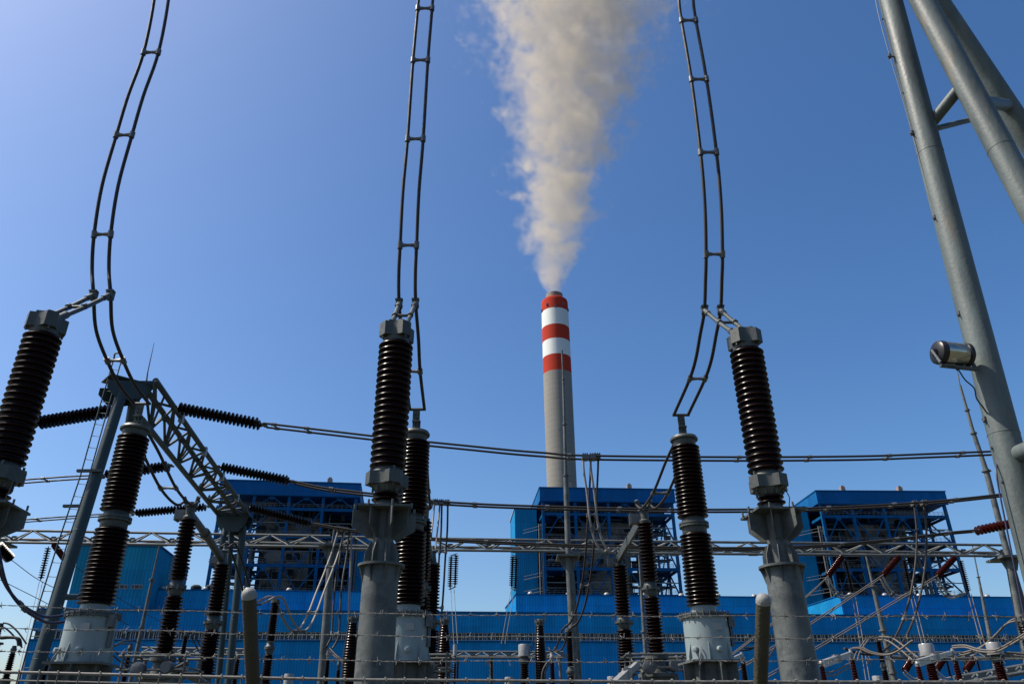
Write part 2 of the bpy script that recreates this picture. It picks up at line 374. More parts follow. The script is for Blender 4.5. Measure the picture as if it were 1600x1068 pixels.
# ================================================================== CURRENT TRANSFORMERS (second row, white tanks)
VC = Vt(1068, 682, 16.9)
def make_ct():
    v = VC; z, m = v.z, v.m; X, Y = v.x, v.y
    root = thing('instrument_transformer', (X, Y, 0), 'white tank transformer with stacked brown insulators, nearest the right fence post', 'transformer', 'white tank transformers of the second row')
    mb = MB(); rp = m(1060, 27)
    mb.lathe((X, Y, 0), [(0, rp*1.8), (0.05, rp*1.8), (0.05, rp), (z(1036), rp)], 36)
    for k in range(8):
        a = k*math.pi/4+0.15; c, s_ = math.cos(a), math.sin(a); q = lambda r, zz: (X+c*r, Y+s_*r, zz)
        r2 = m(1040, 44); zt = z(1036)
        mb.plate([q(rp*0.95, zt-0.75), q(rp*1.15, zt-0.75), q(r2, zt-0.35), q(r2, zt), q(rp*0.95, zt)], 0.016)
    mb.prism([(X+m(1035, 56)*math.cos(0.1+math.pi/4+k*math.pi/2), Y+m(1035, 56)*math.sin(0.1+math.pi/4+k*math.pi/2)) for k in range(4)], z(1036), z(1036)+0.04)
    mb.build('pedestal', GALV, root)
    mb = MB(); zb = z(1036)+0.04; rt = m(1000, 34.8)
    mb.lathe((X, Y, zb), [(0, rt*1.05), (0.04, rt*1.05), (0.04, rt), (z(966)-zb, rt)], 48)
    for a in (0.35, 1.9, 3.6, 4.5, 5.5):
        c, s_ = math.cos(a), math.sin(a); q = lambda r, zz: (X+c*r, Y+s_*r, zz)
        mb.plate([q(rt*0.95, zb), q(rt*1.14, zb), q(rt*1.14, zb+0.08), q(rt*0.99, zb+0.36), q(rt*0.95, zb+0.36)], 0.02)
    for a in (4.95, 3.95):
        c, s_ = math.cos(a), math.sin(a)
        mb.lathe((X+c*rt*0.9, Y+s_*rt*0.9, zb+0.2), [(0, 0.055), (0.14, 0.055), (0.15, 0.03)], 12, Vector((c, s_, 0)))
    mb.build('tank', TANK, root)
    mb = MB(); zf = z(966)
    mb.lathe((X, Y, zf), [(0, m(962, 37.5)), (0.035, m(962, 37.5)), (0.035, m(962, 36.7)), (0.05, m(962, 36.7)), (0.05, m(962, 38)), (0.085, m(962, 38)), (0.09, m(962, 30)), (0.12, m(962, 22))], 48)
    bolts(mb, X, Y, zf+0.045, m(962, 37.5), 24, 0.016, 0.14)
    mb.build('tank_flange', GALV, root)
    mb = MB(); a = 5.9
    mb.box((X+rt*1.13*math.cos(a), Y+rt*1.13*math.sin(a), z(972)), (0.12, 0.12, 0.22)); mb.box((X+rt*1.05, Y-0.1, z(990)), (0.05, 0.1, 0.5)); mb.build('valve_block', STEELD, root)
    mb = MB(); mb.box((X+rt*math.sin(0.25)*1.0, Y-rt*math.cos(0.25)*1.005, zb+0.62), (0.20, 0.02, 0.13)); mb.build('nameplate', WHITEM, root)
    mb = MB(); mb.tube(smooth([(X-rt*0.55, Y-rt*0.9, zb+0.25), (X-rt*0.7, Y-rt*1.15, zb-0.05), (X-rp*0.9, Y-rp*1.1, zb-0.5), (X-rp*0.5, Y-rp*0.98, zb-1.2), (X-rp*0.5, Y-rp*0.98, 0.1)]), 0.013, 6); mb.build('earth_lead', STEELD, root)
    mb = MB()
    mb.lathe((X, Y, zf+0.11), [(0, m(950, 20.5)), (0.02, m(950, 20.5)), (z(946)-zf-0.11, m(950, 19.5))], 36)
    bolts(mb, X, Y, z(955), m(950, 19.5), 14, 0.02, 0.05); mb.build('insulator_foot', TANK, root)
    mb = MB(); mb.lathe((X, Y, 0), shed_profile(z(947), z(834), m(945, 26.5), m(834, 24), 19, 0.76), 44); mb.build('lower_insulator', PORC, root)
    mb = MB()
    mb.lathe((X, Y, z(836)), [(0, m(835, 17)), (0.05, m(835, 19)), (0.16, m(835, 19)), (0.17, m(825, 23)), (0.205, m(825, 23)), (0.21, m(825, 21.5)), (0.225, m(825, 21.5)), (0.23, m(825, 23)), (0.265, m(825, 23)), (0.28, m(820, 19)), (z(808)-z(836), m(810, 16))], 36)
    bolts(mb, X, Y, z(836)+0.215, m(825, 21.7), 16, 0.014, 0.12); mb.build('middle_joint', CAST, root)
    mb = MB(); mb.lathe((X, Y, 0), shed_profile(z(809), z(697), m(808, 24), m(697, 22), 19, 0.76), 44); mb.build('upper_insulator', PORC, root)
    mb = MB()
    mb.lathe((X, Y, z(699)), [(0, m(698, 16)), (0.03, m(698, 17)), (z(689)-z(699), m(690, 17.5)), (z(689)-z(699)+0.005, m(687, 21)), (z(689)-z(699)+0.04, m(687, 21.5)), (z(683)-z(699), m(683, 19.5))], 36)
    mb.build('top_cap', CAST, root)
    mb = MB(); w = m(660, 12)
    mb.box((X, Y+0.02, (z(684)+z(666))/2), (w, 0.03, z(666)-z(684))); mb.box((X-0.01, Y-0.01, (z(668)+z(650))/2), (w*0.9, 0.03, z(648)-z(668)))
    mb.box((X, Y-0.02, z(667)), (w*1.05, 0.08, 0.03))
    for zz in (656, 661, 671, 676):
        for dx in (-0.035, 0.035): mb.lathe((X+dx, Y-0.06, z(zz)), [(0, 0.014), (0.1, 0.014)], 6, Vector((0, 1, 0)))
    mb.tube([(X-0.2, Y, z(648)), (X+0.2, Y, z(648))], 0.035, 10)
    mb.build('terminal_strap', CAST, root)
    return root
CT = make_ct(); Z2 = VC.ztop
qL = PH(213, 666, Z2); qM = PH(650, 674, Z2)
copy_tree(CT, loc=(qL.x, qL.y, 0), label='white tank transformer with stacked brown insulators, in front of the left gantry leg')
copy_tree(CT, loc=(qM.x, qM.y, 0), label='white tank transformer half hidden behind the middle arrester pedestal')
CTX = [(qL.x, qL.y), (qM.x, qM.y), (VC.x, VC.y)]

# ================================================================== conductors
def twin(name, pts, r, offs, label, group=None, nsp=(), m=None, cat='conductor', spr=1.0, k=6, ends=None):
    """two parallel conductors with spacers; pts 3D centre line; offs = offset vector (half separation)"""
    m = m or CABLE; c = smooth(pts, k); root = thing(name, tuple(c[0]), label, cat, group); offs = Vector(offs)
    for s_ in (-1, 1):
        mb = MB(); mb.tube([p + offs*s_ for p in c], r, 10); mb.build('conductor', m, root)
    for fr in nsp:
        p, t = at_len(c, fr); mb = MB(); a, b = p-offs, p+offs
        mb.tube([a.lerp(b, x) for x in (0.02, 0.2, 0.5, 0.8, 0.98)], [r*1.5*spr, r*1.15*spr, r*0.85*spr, r*1.15*spr, r*1.5*spr], 8)
        for e in (a, b): mb.tube([e-t*r*2.0*spr, e+t*r*2.0*spr], r*1.55, 10)
        mb.build('spacer', STEELD if m is CABLE else GALV, root)
    return root
def single(name, pts, r, label, group=None, m=None, cat='conductor', k=6):
    c = smooth(pts, k); mb = MB(); mb.tube(c, r, 8); o = mb.build(name, m or CABLE, loc=tuple(c[0])); return tag(o, label, cat, group)

G = 'twin drop conductors above the front row'
drops = [
  ([(262, -150, 12.25), (256, -60, 12.3), (252, 0, 12.32), (236, 82, 12.4), (212, 150, 12.45), (194, 211, 12.5), (172, 290, 12.6), (160, 366, 12.75), (157, 420, 12.95), (158, 466, 13.15), (163, 515, 13.7), (180, 563, 14.4), (198, 600, 15.1), (218, 632, 15.9)], 0, 'dark twin drop conductor curving down at the left side of the sky'),
  ([(672, -150, 12.3), (668, -60, 12.35), (665, 0, 12.4), (657, 94, 12.5), (649, 217, 12.65), (642, 300, 12.8), (638, 383, 13.0), (636, 430, 13.2), (637, 480, 13.15), (641, 530, 13.9), (644, 580, 14.7), (650, 634, 16.2)], 1, 'dark twin drop conductor hanging over the middle arrester'),
  ([(1064, -150, 12.3), (1069, -60, 12.4), (1072, 0, 12.45), (1076, 32, 12.48), (1092, 124, 12.5), (1107, 238, 12.6), (1114, 320, 12.85), (1116, 397, 13.2), (1115, 440, 13.5), (1112, 478, 13.8), (1107, 520, 14.2), (1094, 580, 15.0), (1066, 640, 16.5)], 2, 'dark twin drop conductor bowing right beside the smoke plume'),
]
for pl, i, lab in drops:
    pts = [P(*q) for q in pl]
    ax, ay = ARRX[i]; kcl = {0: 9, 1: 8, 2: 9}[i]
    pts[kcl] = Vector((ax-0.07, ay+1.42, Z1+1.28))           # clamped in the arrester's terminal bars
    cx, cy = CTX[i]; pts[-1] = Vector((cx, cy, VC.z(648)))
    c = smooth(pts, 6); L = [0]
    for a, b in zip(c, c[1:]): L.append(L[-1]+(b-a).length)
    wants = {0: (82, 211, 366, 563), 1: (20, 94, 217, 383, 577), 2: (32, 124, 238, 397, 588)}[i]
    fr = []
    for w in wants:
        def pyof(p):
            u = p-CP; return 534 - F*u.dot(UP)/u.dot(FW)
        j = min(range(len(c)), key=lambda j: abs(pyof(c[j])-w)); fr.append(L[j]/L[-1])
    twin('drop_conductor', pts, 0.036, (0.168, 0, 0), lab, G, fr)
# twins from the transformer caps down to the first disconnectors
DA = [Vt(297, 800, 20.0), Vt(663, 808, 20.45), Vt(1007, 812, 20.9)]
jl = ['dark twin jumper from the left transformer down to its disconnector', 'dark twin jumper behind the middle arrester, from transformer to disconnector', 'dark twin jumper from the right transformer down to its disconnector']
for i in range(3):
    cx, cy = CTX[i]; d = DA[i]; zt = d.z({0: 783, 1: 788, 2: 788}[i])
    a = Vector((cx-0.0, cy+0.25, VC.z(688))); b = Vector((d.x, d.y, zt))
    mid = a.lerp(b, 0.55) - Vector((0, 0, 0.35)); m1 = a.lerp(b, 0.2) - Vector((0, 0.0, 0.1)); m2 = a.lerp(b, 0.85)-Vector((0, 0, 0.3))
    twin('jumper_conductor', [a, m1, mid, m2, b], 0.034, (0.19, 0, 0), jl[i], 'jumpers from transformers to disconnectors', (0.55,))

# ================================================================== DISCONNECTORS (third row)
def zsame(v, z):  return z
def disconnector_column(root, X, Y, zt, zj1, zj0, zb, r1, r0, n1, n0, seg=24):
    mb = MB(); mb.lathe((X, Y, 0), shed_profile(zj1, zt, r1*1.05, r1, n1, 0.66), seg); mb.build('upper_insulator', PORC, root)
    mb = MB(); h = zj1-zj0
    mb.lathe((X, Y, zj0), [(0, r1*0.68), (h*0.25, r1*0.85), (h*0.42, r1*0.85), (h*0.43, r1*1.1), (h*0.58, r1*1.1), (h*0.6, r1*0.85), (h*0.8, r1*0.8), (h, r1*0.6)], seg)
    for k in range(6):
        a = k*math.pi/3; mb.box((X+r1*1.05*math.cos(a), Y+r1*1.05*math.sin(a), zj0+h*0.5), (0.05, 0.05, h*0.35))
    mb.build('middle_joint', CAST, root)
    mb = MB(); mb.lathe((X, Y, 0), shed_profile(zb, zj0, r0*1.08, r0, n0, 0.66), seg); mb.build('lower_insulator', PORC, root)
v0 = DA[2]; ZT = v0.z(816); ZJ1 = v0.z(908); ZJ0 = v0.z(932); ZB = v0.z(1024)
BB = [Vt(349, 872, 25.6), Vt(676, 880, 26.0), Vt(968, 878, 26.5)]
dl = ['tall brown disconnector with bent arm, left phase in front of the teal tower', 'tall brown disconnector mostly hidden behind the middle transformer', 'tall brown disconnector with sloping bar arm in front of the middle boiler house']
for i in range(3):
    a, b = DA[i], BB[i]
    root = thing('disconnector', (a.x, a.y, 0), dl[i], 'disconnector', 'third row disconnectors')
    r = v0.m(860, 12.5); disconnector_column(root, a.x, a.y, ZT, ZJ1, ZJ0, ZB, r, v0.m(980, 14), 17, 17)
    rb = 0.26; disconnector_column(root, b.x, b.y, ZT-0.05, ZJ1-0.1, ZJ0-0.15, ZB-0.1, rb, 0.29, 16, 16)
    # terminal head A
    mb = MB(); zt = a.z({0: 783, 1: 788, 2: 788}[i]) 
    mb.tube(smooth([(a.x-0.2, a.y-0.1, zt+0.1), (a.x-0.1, a.y, zt-0.08), (a.x+0.1, a.y, zt-0.08), (a.x+0.2, a.y-0.1, zt+0.1)]), 0.055, 10)
    mb.lathe((a.x, a.y, ZT-0.02), [(0, r*0.7), (0.06, r*0.75), (0.1, r*0.55), (0.2, 0.12), (0.32, 0.12), (0.33, 0.17), (0.36, 0.17), (0.37, 0.1), (max(0.45, zt-ZT), 0.08)], 20)
    mb.build('terminal_head', CAST, root)
    mb = MB(); mb.box((a.x-0.24, a.y+0.1, ZT+0.12), (0.24, 0.3, 0.24))
    for k in range(7): mb.box((a.x-0.37, a.y-0.02+k*0.04, ZT+0.12), (0.05, 0.015, 0.3))
    mb.build('contact_springs', STEELD, root)
    # head B
    mb = MB(); mb.lathe((b.x, b.y, ZT-0.07), [(0, rb*0.7), (0.06, rb*0.7), (0.1, rb*0.5), (0.3, 0.1), (0.4, 0.1), (0.41, 0.15), (0.44, 0.15), (0.5, 0.06), (0.62, 0.05)], 18); mb.build('terminal_head', CAST, root)
    mb = MB(); mb.box((b.x-0.24, b.y+0.05, ZT+0.08), (0.24, 0.3, 0.22))
    for k in range(6): mb.box((b.x-0.37, b.y-0.05+k*0.04, ZT+0.08), (0.05, 0.015, 0.28))
    mb.build('contact_springs', STEELD, root)
    # arm
    mb = MB(); p0 = Vector((a.x-0.05, a.y+0.1, ZT+0.18)); p1 = Vector((b.x-0.05, b.y-0.1, ZT+0.12))
    if i == 0:
        pm = p0.lerp(p1, 0.45)+Vector((0.0, 0, 0.05)); mb.tube([p0, pm], 0.105, 14); mb.tube([pm, p1], 0.115, 14); mb.tube([pm-(p1-p0)*0.03, pm+(p1-p0)*0.03], 0.15, 14)
    else:
        pm = p0.lerp(p1, 0.52); mb.bar(p0, pm, 0.07, 0.26); mb.bar(pm, p1, 0.12, 0.26)
        for k in range(5): mb.box(pm+Vector((0.05, -0.35+k*0.14, 0.16)), (0.12, 0.05, 0.12))
    mb.build('switch_arm', CAST, root)
    # base mechanism
    mb = MB(); zb = ZB
    for q in (a, b):
        mb.lathe((q.x, q.y, zb-0.5), [(0, 0.5), (0.08, 0.5), (0.1, 0.25), (0.38, 0.2), (0.42, 0.3), (0.5, 0.3)], 20)
    mb.bar((a.x, a.y, zb-0.6), (b.x, b.y, zb-0.6), 0.35, 0.25)
    for q in (a, b):
        mb.bar((q.x-0.35, q.y, 0), (q.x-0.2, q.y, zb-0.6), 0.16); mb.bar((q.x+0.35, q.y, 0), (q.x+0.2, q.y, zb-0.6), 0.16)
    mb.tube([(a.x+0.25, a.y, zb-0.22), (b.x+0.3, b.y, zb-0.35)], 0.09, 12)
    mb.build('support_frame', GALV, root)
    # cage of rails and linkages round the drive
    mb = MB()
    for dx in (-0.75, 0.75):
        for dy in (-0.5, 0.5):
            mb.tube([(a.x+dx, a.y+dy, zb-1.2), (a.x+dx*0.98, a.y+dy, zb+0.02)], 0.028, 8)
    for dz in (0.0, -0.3, -0.75):
        for dy in (-0.5, 0.5): mb.tube([(a.x-0.85, a.y+dy, zb+dz), (a.x+0.85, a.y+dy, zb+dz)], 0.03, 8)
        for dx in (-0.75, 0.75): mb.tube([(a.x+dx, a.y-0.55, zb+dz+0.04), (a.x+dx, a.y+0.55, zb+dz+0.04)], 0.025, 8)
    rnd = random.Random(i+3)
    for k in range(9):
        c = Vector((a.x+rnd.uniform(-0.6, 0.6), a.y+rnd.uniform(-0.4, 0.4), zb-rnd.uniform(0.1, 0.7)))
        mb.tube([c, c+Vector((rnd.uniform(-0.3, 0.3), rnd.uniform(-0.2, 0.2), rnd.uniform(-0.2, 0.2)))], rnd.uniform(0.03, 0.06), 8)
    mb.build('drive_cage', GALV, root)
    mb = MB(); mb.box((a.x, a.y, zb-0.55), (0.9, 0.6, 0.25)); mb.lathe((a.x-0.3, a.y-0.45, zb-0.3), [(0, 0.16), (0.2, 0.16), (0.22, 0.08)], 14, Vector((0, -1, 0)))
    mb.lathe((a.x+0.35, a.y-0.4, zb-0.25), [(0, 0.13), (0.22, 0.13)], 14, Vector((0, -1, 0))); mb.build('drive_box', STEELD, root)

# ================================================================== tension strings and busbars
def disc_string(name, a, b, rd, n, label, group, m=PORC, off=None, cat='insulator string'):
    a, b = Vector(a), Vector(b); root = thing(name, tuple(a), label, cat, group); d = (b-a); Z = d.normalized(); L = d.length
    for o_ in ([Vector((0, 0, 0))] if off is None else [Vector(off), -Vector(off)]):
        mb = MB(); h = L*0.9/n; st = L*0.05
        pr = [(st, rd*0.22)]
        for i in range(n):
            z = st+i*h; pr += [(z+h*0.05, rd*0.25), (z+h*0.12, rd*0.8), (z+h*0.2, rd), (z+h*0.34, rd*0.92), (z+h*0.45, rd*0.5), (z+h*0.55, rd*0.32), (z+h*0.95, rd*0.28)]
        pr.append((L-st, rd*0.2)); mb.lathe(a+o_, pr, 18, Z); mb.build('disc_stack', m, root)
        mb = MB(); mb.tube([a+o_*0.6, a+o_+Z*(st+0.02)], rd*0.16, 8); mb.build('end_fitting', STEELD, root)
        mb = MB(); mb.tube([b+o_-Z*(st+0.02), b+o_*0.6], rd*0.16, 8); mb.build('end_fitting', STEELD, root)
    if off is not None:
        mb = MB(); o_ = Vector(off)
        for e in (a, b): mb = MB(); mb.bar(e-o_*1.2, e+o_*1.2, rd*0.7, rd*0.25); mb.build('yoke_plate', GALV, root)
    return root

GY = (0, 0.14, 0)
S = 'tension strings on the left gantry girder'
strings = [
  ((276, 637, 25.0), (414, 664, 25.2), 0.185, 20, 'dark insulator string right of the gantry girder, nearest and highest of three'),
  ((343, 729, 31.0), (458, 752, 31.2), 0.19, 20, 'dark insulator string right of the gantry girder, second of three along it'),
  ((388, 792, 37.6), (492, 819, 37.8), 0.20, 21, 'dark insulator string at the far end of the gantry girder over the left boiler house'),
  ((182, 640, 24.8), (50, 662, 24.9), 0.185, 19, 'dark insulator string left of the gantry girder ending behind the leftmost arrester'),
  ((268, 727, 31.0), (160, 743, 31.1), 0.18, 18, 'dark insulator string left of the girder passing behind the left transformer insulator'),
  ((326, 791, 37.5), (206, 802, 37.6), 0.17, 22, 'dark insulator string left of the girder, lowest, behind the left disconnector head'),
]
for a, b, rd, n, lab in strings: disc_string('insulator_string', P(*a), P(*b), rd, n, lab, S, off=GY)
disc_string('insulator_string', P(1524, 829, 38.3), P(1596, 814, 38.4), 0.22, 11, 'maroon insulator string beside the big right leg at the end of the lowest busbar', 'tension strings at the right', PORCR, off=GY)

def bus(pl, r, label, sp, D0, D1, off=0.2, m=CABLE):
    x0, x1 = pl[0][0], pl[-1][0]
    pts = [P(x, y, D0+(D1-D0)*(x-x0)/(x1-x0)) for x, y in pl]
    def fr(x): return (x-x0)/(x1-x0)
    return twin('busbar_conductor', pts, r, (0, off, 0), label, 'twin busbar conductors strung across the yard', [fr(x) for x in sp], m)
bus([(414, 664), (500, 674), (585, 684), (665, 692.5), (730, 699), (800, 706), (850, 710), (905, 714), (1050, 716), (1200, 716.5), (1350, 715), (1450, 711.5), (1560, 707), (1680, 701)], 0.038, 'dark twin busbar crossing in front of the concrete chimney, highest of three', (430, 480, 880, 1050, 1140, 1250, 1375, 1492), 25.2, 26.5)
bus([(458, 753), (504, 763), (584, 773), (665, 782), (700, 786), (800, 791), (1000, 796.5), (1100, 797.5), (1200, 797), (1250, 796), (1380, 790), (1475, 783), (1575, 772), (1680, 758)], 0.045, 'dark twin busbar crossing just below the boiler house roofs', (520, 740, 850, 960, 1180, 1280, 1382, 1480), 31.2, 32)
bus([(492, 819), (560, 830), (665, 841), (790, 848), (900, 852), (1060, 856), (1160, 856.5), (1230, 855), (1307, 851), (1395, 843), (1479, 833), (1524, 829)], 0.05, 'dark twin busbar running along the far lattice girder, lowest of three', (760, 840, 1060, 1307, 1395, 1479), 37.8, 38.3)
bus([(160, 744), (100, 747), (0, 755), (-80, 764)], 0.035, 'dark twin busbar leaving left above the ladder clamp', (0.6*0+70, ), 31.1, 31.1)
bus([(206, 803), (150, 805), (30, 814), (-80, 824)], 0.035, 'dark twin busbar leaving left below the other, beside the transformer joint', (58,), 37.6, 37.6)

def clampblock(pts, lab, sz, grp='busbar dropper clamps'):
    root = thing('busbar_clamp', tuple(pts[0]), lab, 'clamp', grp)
    for p in pts:
        mb = MB(); mb.box(p, (sz*1.5, sz*2.6, sz*1.1))
        for dx in (-0.5, 0, 0.5): mb.box(p+Vector((dx*sz, 0, sz*0.6)), (sz*0.25, sz*2.8, sz*0.35))
        mb.build('clamp_body', STEELD, root)
clampblock([P(914, 714.5, 25.65), P(925, 714.5, 25.65), P(933, 714, 25.85)], 'row of bolted clamps on the top busbar right of the chimney', 0.14)
clampblock([P(681, 784.5, 31.3), P(690, 785, 31.3), P(699, 785.5, 31.4)], 'bolted clamps on the middle busbar right of the middle arrester', 0.14)
clampblock([P(528, 825, 37.9), P(534, 826, 37.9), P(541, 827, 37.9)], 'bolted clamps on the lowest busbar left of the middle arrester', 0.14)
clampblock([P(1428, 787, 31.9), P(1443, 786, 31.9)], 'bolted clamps on the middle busbar in front of the right boiler house', 0.14)

# droppers (pixel trail, distance)
def trail(l): return [P(*q) for q in l]
BH = {2: BB[2], 0: BB[0]}
twin('dropper_conductor', trail([(917, 716, 25.7), (918, 735, 25.7), (923, 770, 25.8), (928, 815, 25.9), (936, 845, 26.0), (948, 862, 26.1), (958, 856, 26.3)]) + [Vector((BB[2].x, BB[2].y, ZT+0.5))], 0.038, (0.13, 0.03, 0), 'pale twin dropper looping from top busbar to the right disconnector', 'dropper conductors', (0.62,), CABLEB)
twin('dropper_conductor', trail([(929, 716, 25.8), (928, 745, 25.9), (925, 800, 26.2), (922, 850, 26.5), (917, 900, 27), (908, 945, 27.6), (898, 970, 28), (889, 978, 28.2)]), 0.036, (0.13, 0, 0), 'dark twin dropper from top busbar to a post beside the mast', 'dropper conductors', (0.32, 0.72), CABLE)
twin('dropper_conductor', trail([(683, 788, 31.3), (680, 820, 31), (675, 860, 30), (670, 895, 28.5), (667, 925, 27)]), 0.036, (0.1, 0.1, 0), 'pale dropper swinging toward the hidden middle disconnector', 'dropper conductors', (0.7,), CABLEB)
twin('dropper_conductor', trail([(695, 788, 31.3), (694, 830, 31.3), (691, 870, 31.3), (688, 920, 31.3), (685, 960, 31.4), (680, 1010, 31.5)]), 0.04, (0.125, 0, 0), 'dark twin dropper hanging straight in open sky right of the middle transformer', 'dropper conductors', (0.35, 0.74, 0.97), CABLE)
twin('dropper_conductor', trail([(534, 828, 37.9), (524, 862, 37.6), (514, 890, 37), (500, 925, 36), (486, 962, 34.5), (474, 982, 33.5), (462, 984, 33), (449, 966, 32.4), (441, 945, 32), (434, 933, 31.7), (424, 932, 31.4), (412, 938, 31), (403, 942, 30.7)]), 0.045, (0.17, 0.0, 0.0), 'pale twin dropper in a deep loop from lowest busbar to a stacked post', 'dropper conductors', (0.2, 0.52, 0.7), CABLEB)
twin('dropper_conductor', trail([(541, 830, 37.9), (536, 870, 37.5), (530, 905, 37), (526, 950, 36.6), (524, 990, 36.3), (519, 1004, 36.2), (514, 1012, 36.1)]), 0.045, (0.16, 0, 0), 'dark twin dropper beside the pale column left of the middle arrester', 'dropper conductors', (0.88,), CABLE)
single('dropper_conductor', trail([(549, 832, 37.9), (548, 880, 37.9), (546, 930, 37.9), (545, 962, 37.9)]), 0.05, 'single pale dropper with clamp end left of the middle pedestal', 'dropper conductors', CABLEB)
twin('dropper_conductor', trail([(1436, 788, 31.9), (1440, 830, 31.9), (1439, 870, 31.9), (1434, 910, 31.8), (1425, 950, 31.6), (1412, 985, 31.2), (1396, 1010, 30.6), (1375, 1021, 30), (1352, 1020, 29.5), (1328, 1012, 29)]), 0.042, (0.2, 0, 0), 'dark twin dropper sweeping down in front of the right boiler house', 'dropper conductors', (0.52, ), CABLE)
twin('dropper_conductor', trail([(350, 855, 25.7), (362, 850, 26), (372, 875, 26.5), (381, 905, 27.2), (386, 925, 27.8), (391, 942, 28.6), (402, 944, 29.4)]), 0.036, (0.13, 0, 0), 'dark twin jumper from left disconnector head down past a fence post', 'dropper conductors', (0.6,), CABLE)

# ================================================================== LEFT GANTRY
root = thing('gantry', (-14, 24, 0), 'grey tubular A-frame gantry with ladder and lattice girder at left', 'gantry')
apex = P(200, 612, 23.2)
def leg(parent, a, b, r0, r1, m, name='leg'):
    mb = MB(); a, b = Vector(a), Vector(b)
    if b.z > 0.0:                                     # extend the leg to the ground
        t = a.z/(a.z-b.z); b = a + (b-a)*t
    mb.tube([a, a.lerp(b, 0.33), a.lerp(b, 0.66), b], [r0, r0*.67+r1*.33, r0*.33+r1*.67, r1], 28)
    for f in (0.12, 0.4, 0.7):
        c = a.lerp(b, f); rr = r0+(r1-r0)*f; d = (b-a).normalized(); mb.tube([c-d*0.011, c-d*0.006, c+d*0.006, c+d*0.011], [rr*1.0, rr*1.022, rr*1.022, rr*1.0], 28)
    return mb.build(name, m, parent)
leg(root, P(191, 612, 23.0), P(50, 1068, 21.8), 0.17, 0.18, PAINTD)
leg(root, P(212, 612, 23.6), P(140, 1068, 25.4), 0.17, 0.18, PAINTD)
mb = MB(); mb.tube([P(92, 932, 22.2), P(160, 932, 24.8)], 0.085, 16); mb.build('cross_brace', PAINTD, root)
# seat box on top: flat plate with webs
mb = MB()
a, b = P(163, 599, 22.9), P(238, 600, 23.9); zt = a.z
d = (b-a); d.z = 0; dx = d.normalized(); n_ = Vector((-dx.y, dx.x, 0))
mb.box((a+b)/2 + Vector((0, 0, 0)), (d.length, 0.9, 0.04), (dx, n_, Vector((0, 0, 1))))
for o_ in (-0.42, 0.42):
    q = lambda t, dz: a.lerp(b, t) + n_*o_ + Vector((0, 0, dz))
    mb.plate([q(0, -0.02), q(0, -0.25), q(0.22, -0.62), q(0.5, -0.7), q(0.8, -0.62), q(1, -0.25), q(1, -0.02)], 0.02)
mb.box(a.lerp(b, 0.42)-Vector((0, 0, 0.35)), (0.03, 0.8, 0.62), (dx, n_, Vector((0, 0, 1))))
mb.build('leg_head', PAINTD, root)
# rods
mb = MB(); mb.tube([P(229, 594, 23.8), P(231, 580, 23.8), P(241, 535, 23.8)], [0.03, 0.02, 0.008], 8); mb.build('lightning_rod', GALV, root)
def girder(parent, C, n, rc, rb, m, names=('chord', 'bracing'), gus=True):
    """C: three chords as (start, end) pairs: top, bottom front, bottom back"""
    for a, b in C:
        mb = MB(); mb.tube([a, b], rc, 12); mb.build(names[0], m, parent)
    (ta, tb), (fa, fb), (ba, bb) = C; mb = MB()
    for i in range(n):
        t0, tm, t1 = i/n, (i+0.5)/n, (i+1)/n
        T = ta.lerp(tb, tm); f0, f1 = fa.lerp(fb, t0), fa.lerp(fb, t1); b0, b1 = ba.lerp(bb, t0), ba.lerp(bb, t1)
        for p in (f0, f1, b0, b1): mb.tube([p, T], rb, 8)
        mb.tube([f0, b0], rb, 8); mb.tube([f0, b1], rb*0.8, 8)
        if gus:
            for p in (f1, b1):
                u = (fb-fa).normalized(); w = (T-p).normalized()
                mb.plate([p-u*0.25, p+u*0.25, p+u*0.12+Vector((0, 0, 0.2)), p-u*0.12+Vector((0, 0, 0.2))], 0.015)
    mb.build(names[1], m, parent)
A_ = P(243, 594, 23.2); B_ = P(388, 803, 38.2)
A2 = P(228, 608, 23.5); B2 = P(352, 798, 38.4)
A3 = P(222, 655, 23.6); B3 = P(343, 806, 38.2)
Ctop = (A_, B_); C2 = (A2 + (A2-B2)*0.0, P(372, 806, 38.2)); C3 = (A3, B3)
for a, b in (Ctop, C2, C3):
    mb = MB(); mb.tube([a, b], 0.10, 14); mb.build('girder_chord', TRUSSN, root)
mb = MB(); nb = 7
for i in range(nb):
    t0, tm, t1 = i/nb, (i+0.5)/nb, (i+1)/nb
    for (x, y) in ((Ctop, C3), (C2, C3), (Ctop, C2)):
        p0, pm, p1 = x[0].lerp(x[1], t0), y[0].lerp(y[1], tm), x[0].lerp(x[1], t1)
        mb.tube([p0, pm], 0.05, 8); mb.tube([pm, p1], 0.05, 8)
    p0 = C3[0].lerp(C3[1], tm); p1 = C2[0].lerp(C2[1], tm); p2 = Ctop[0].lerp(Ctop[1], tm)
    mb.tube([p0, p1], 0.042, 8); mb.tube([p0, p2], 0.042, 8)
    u = (C3[1]-C3[0]).normalized()
    mb.plate([p0-u*0.35, p0+u*0.35, p0+u*0.15+Vector((0.05, 0, 0.3)), p0-u*0.15+Vector((0.05, 0, 0.3))], 0.02)
    p1 = C2[0].lerp(C2[1], t1)
    mb.plate([p1-u*0.32, p1+u*0.32, p1+u*0.12-Vector((0.0, 0, 0.25)), p1-u*0.12-Vector((0.0, 0, 0.25))], 0.02)
mb.build('girder_bracing', TRUSSN, root)
for t in (0.2, 0.42, 0.62, 0.82):
    mb = MB(); p = Ctop[0].lerp(Ctop[1], t); mb.box(p+Vector((0.05, -0.05, -0.05)), (0.16, 0.16, 0.34)); mb.build('cleat', WHITEM, root)
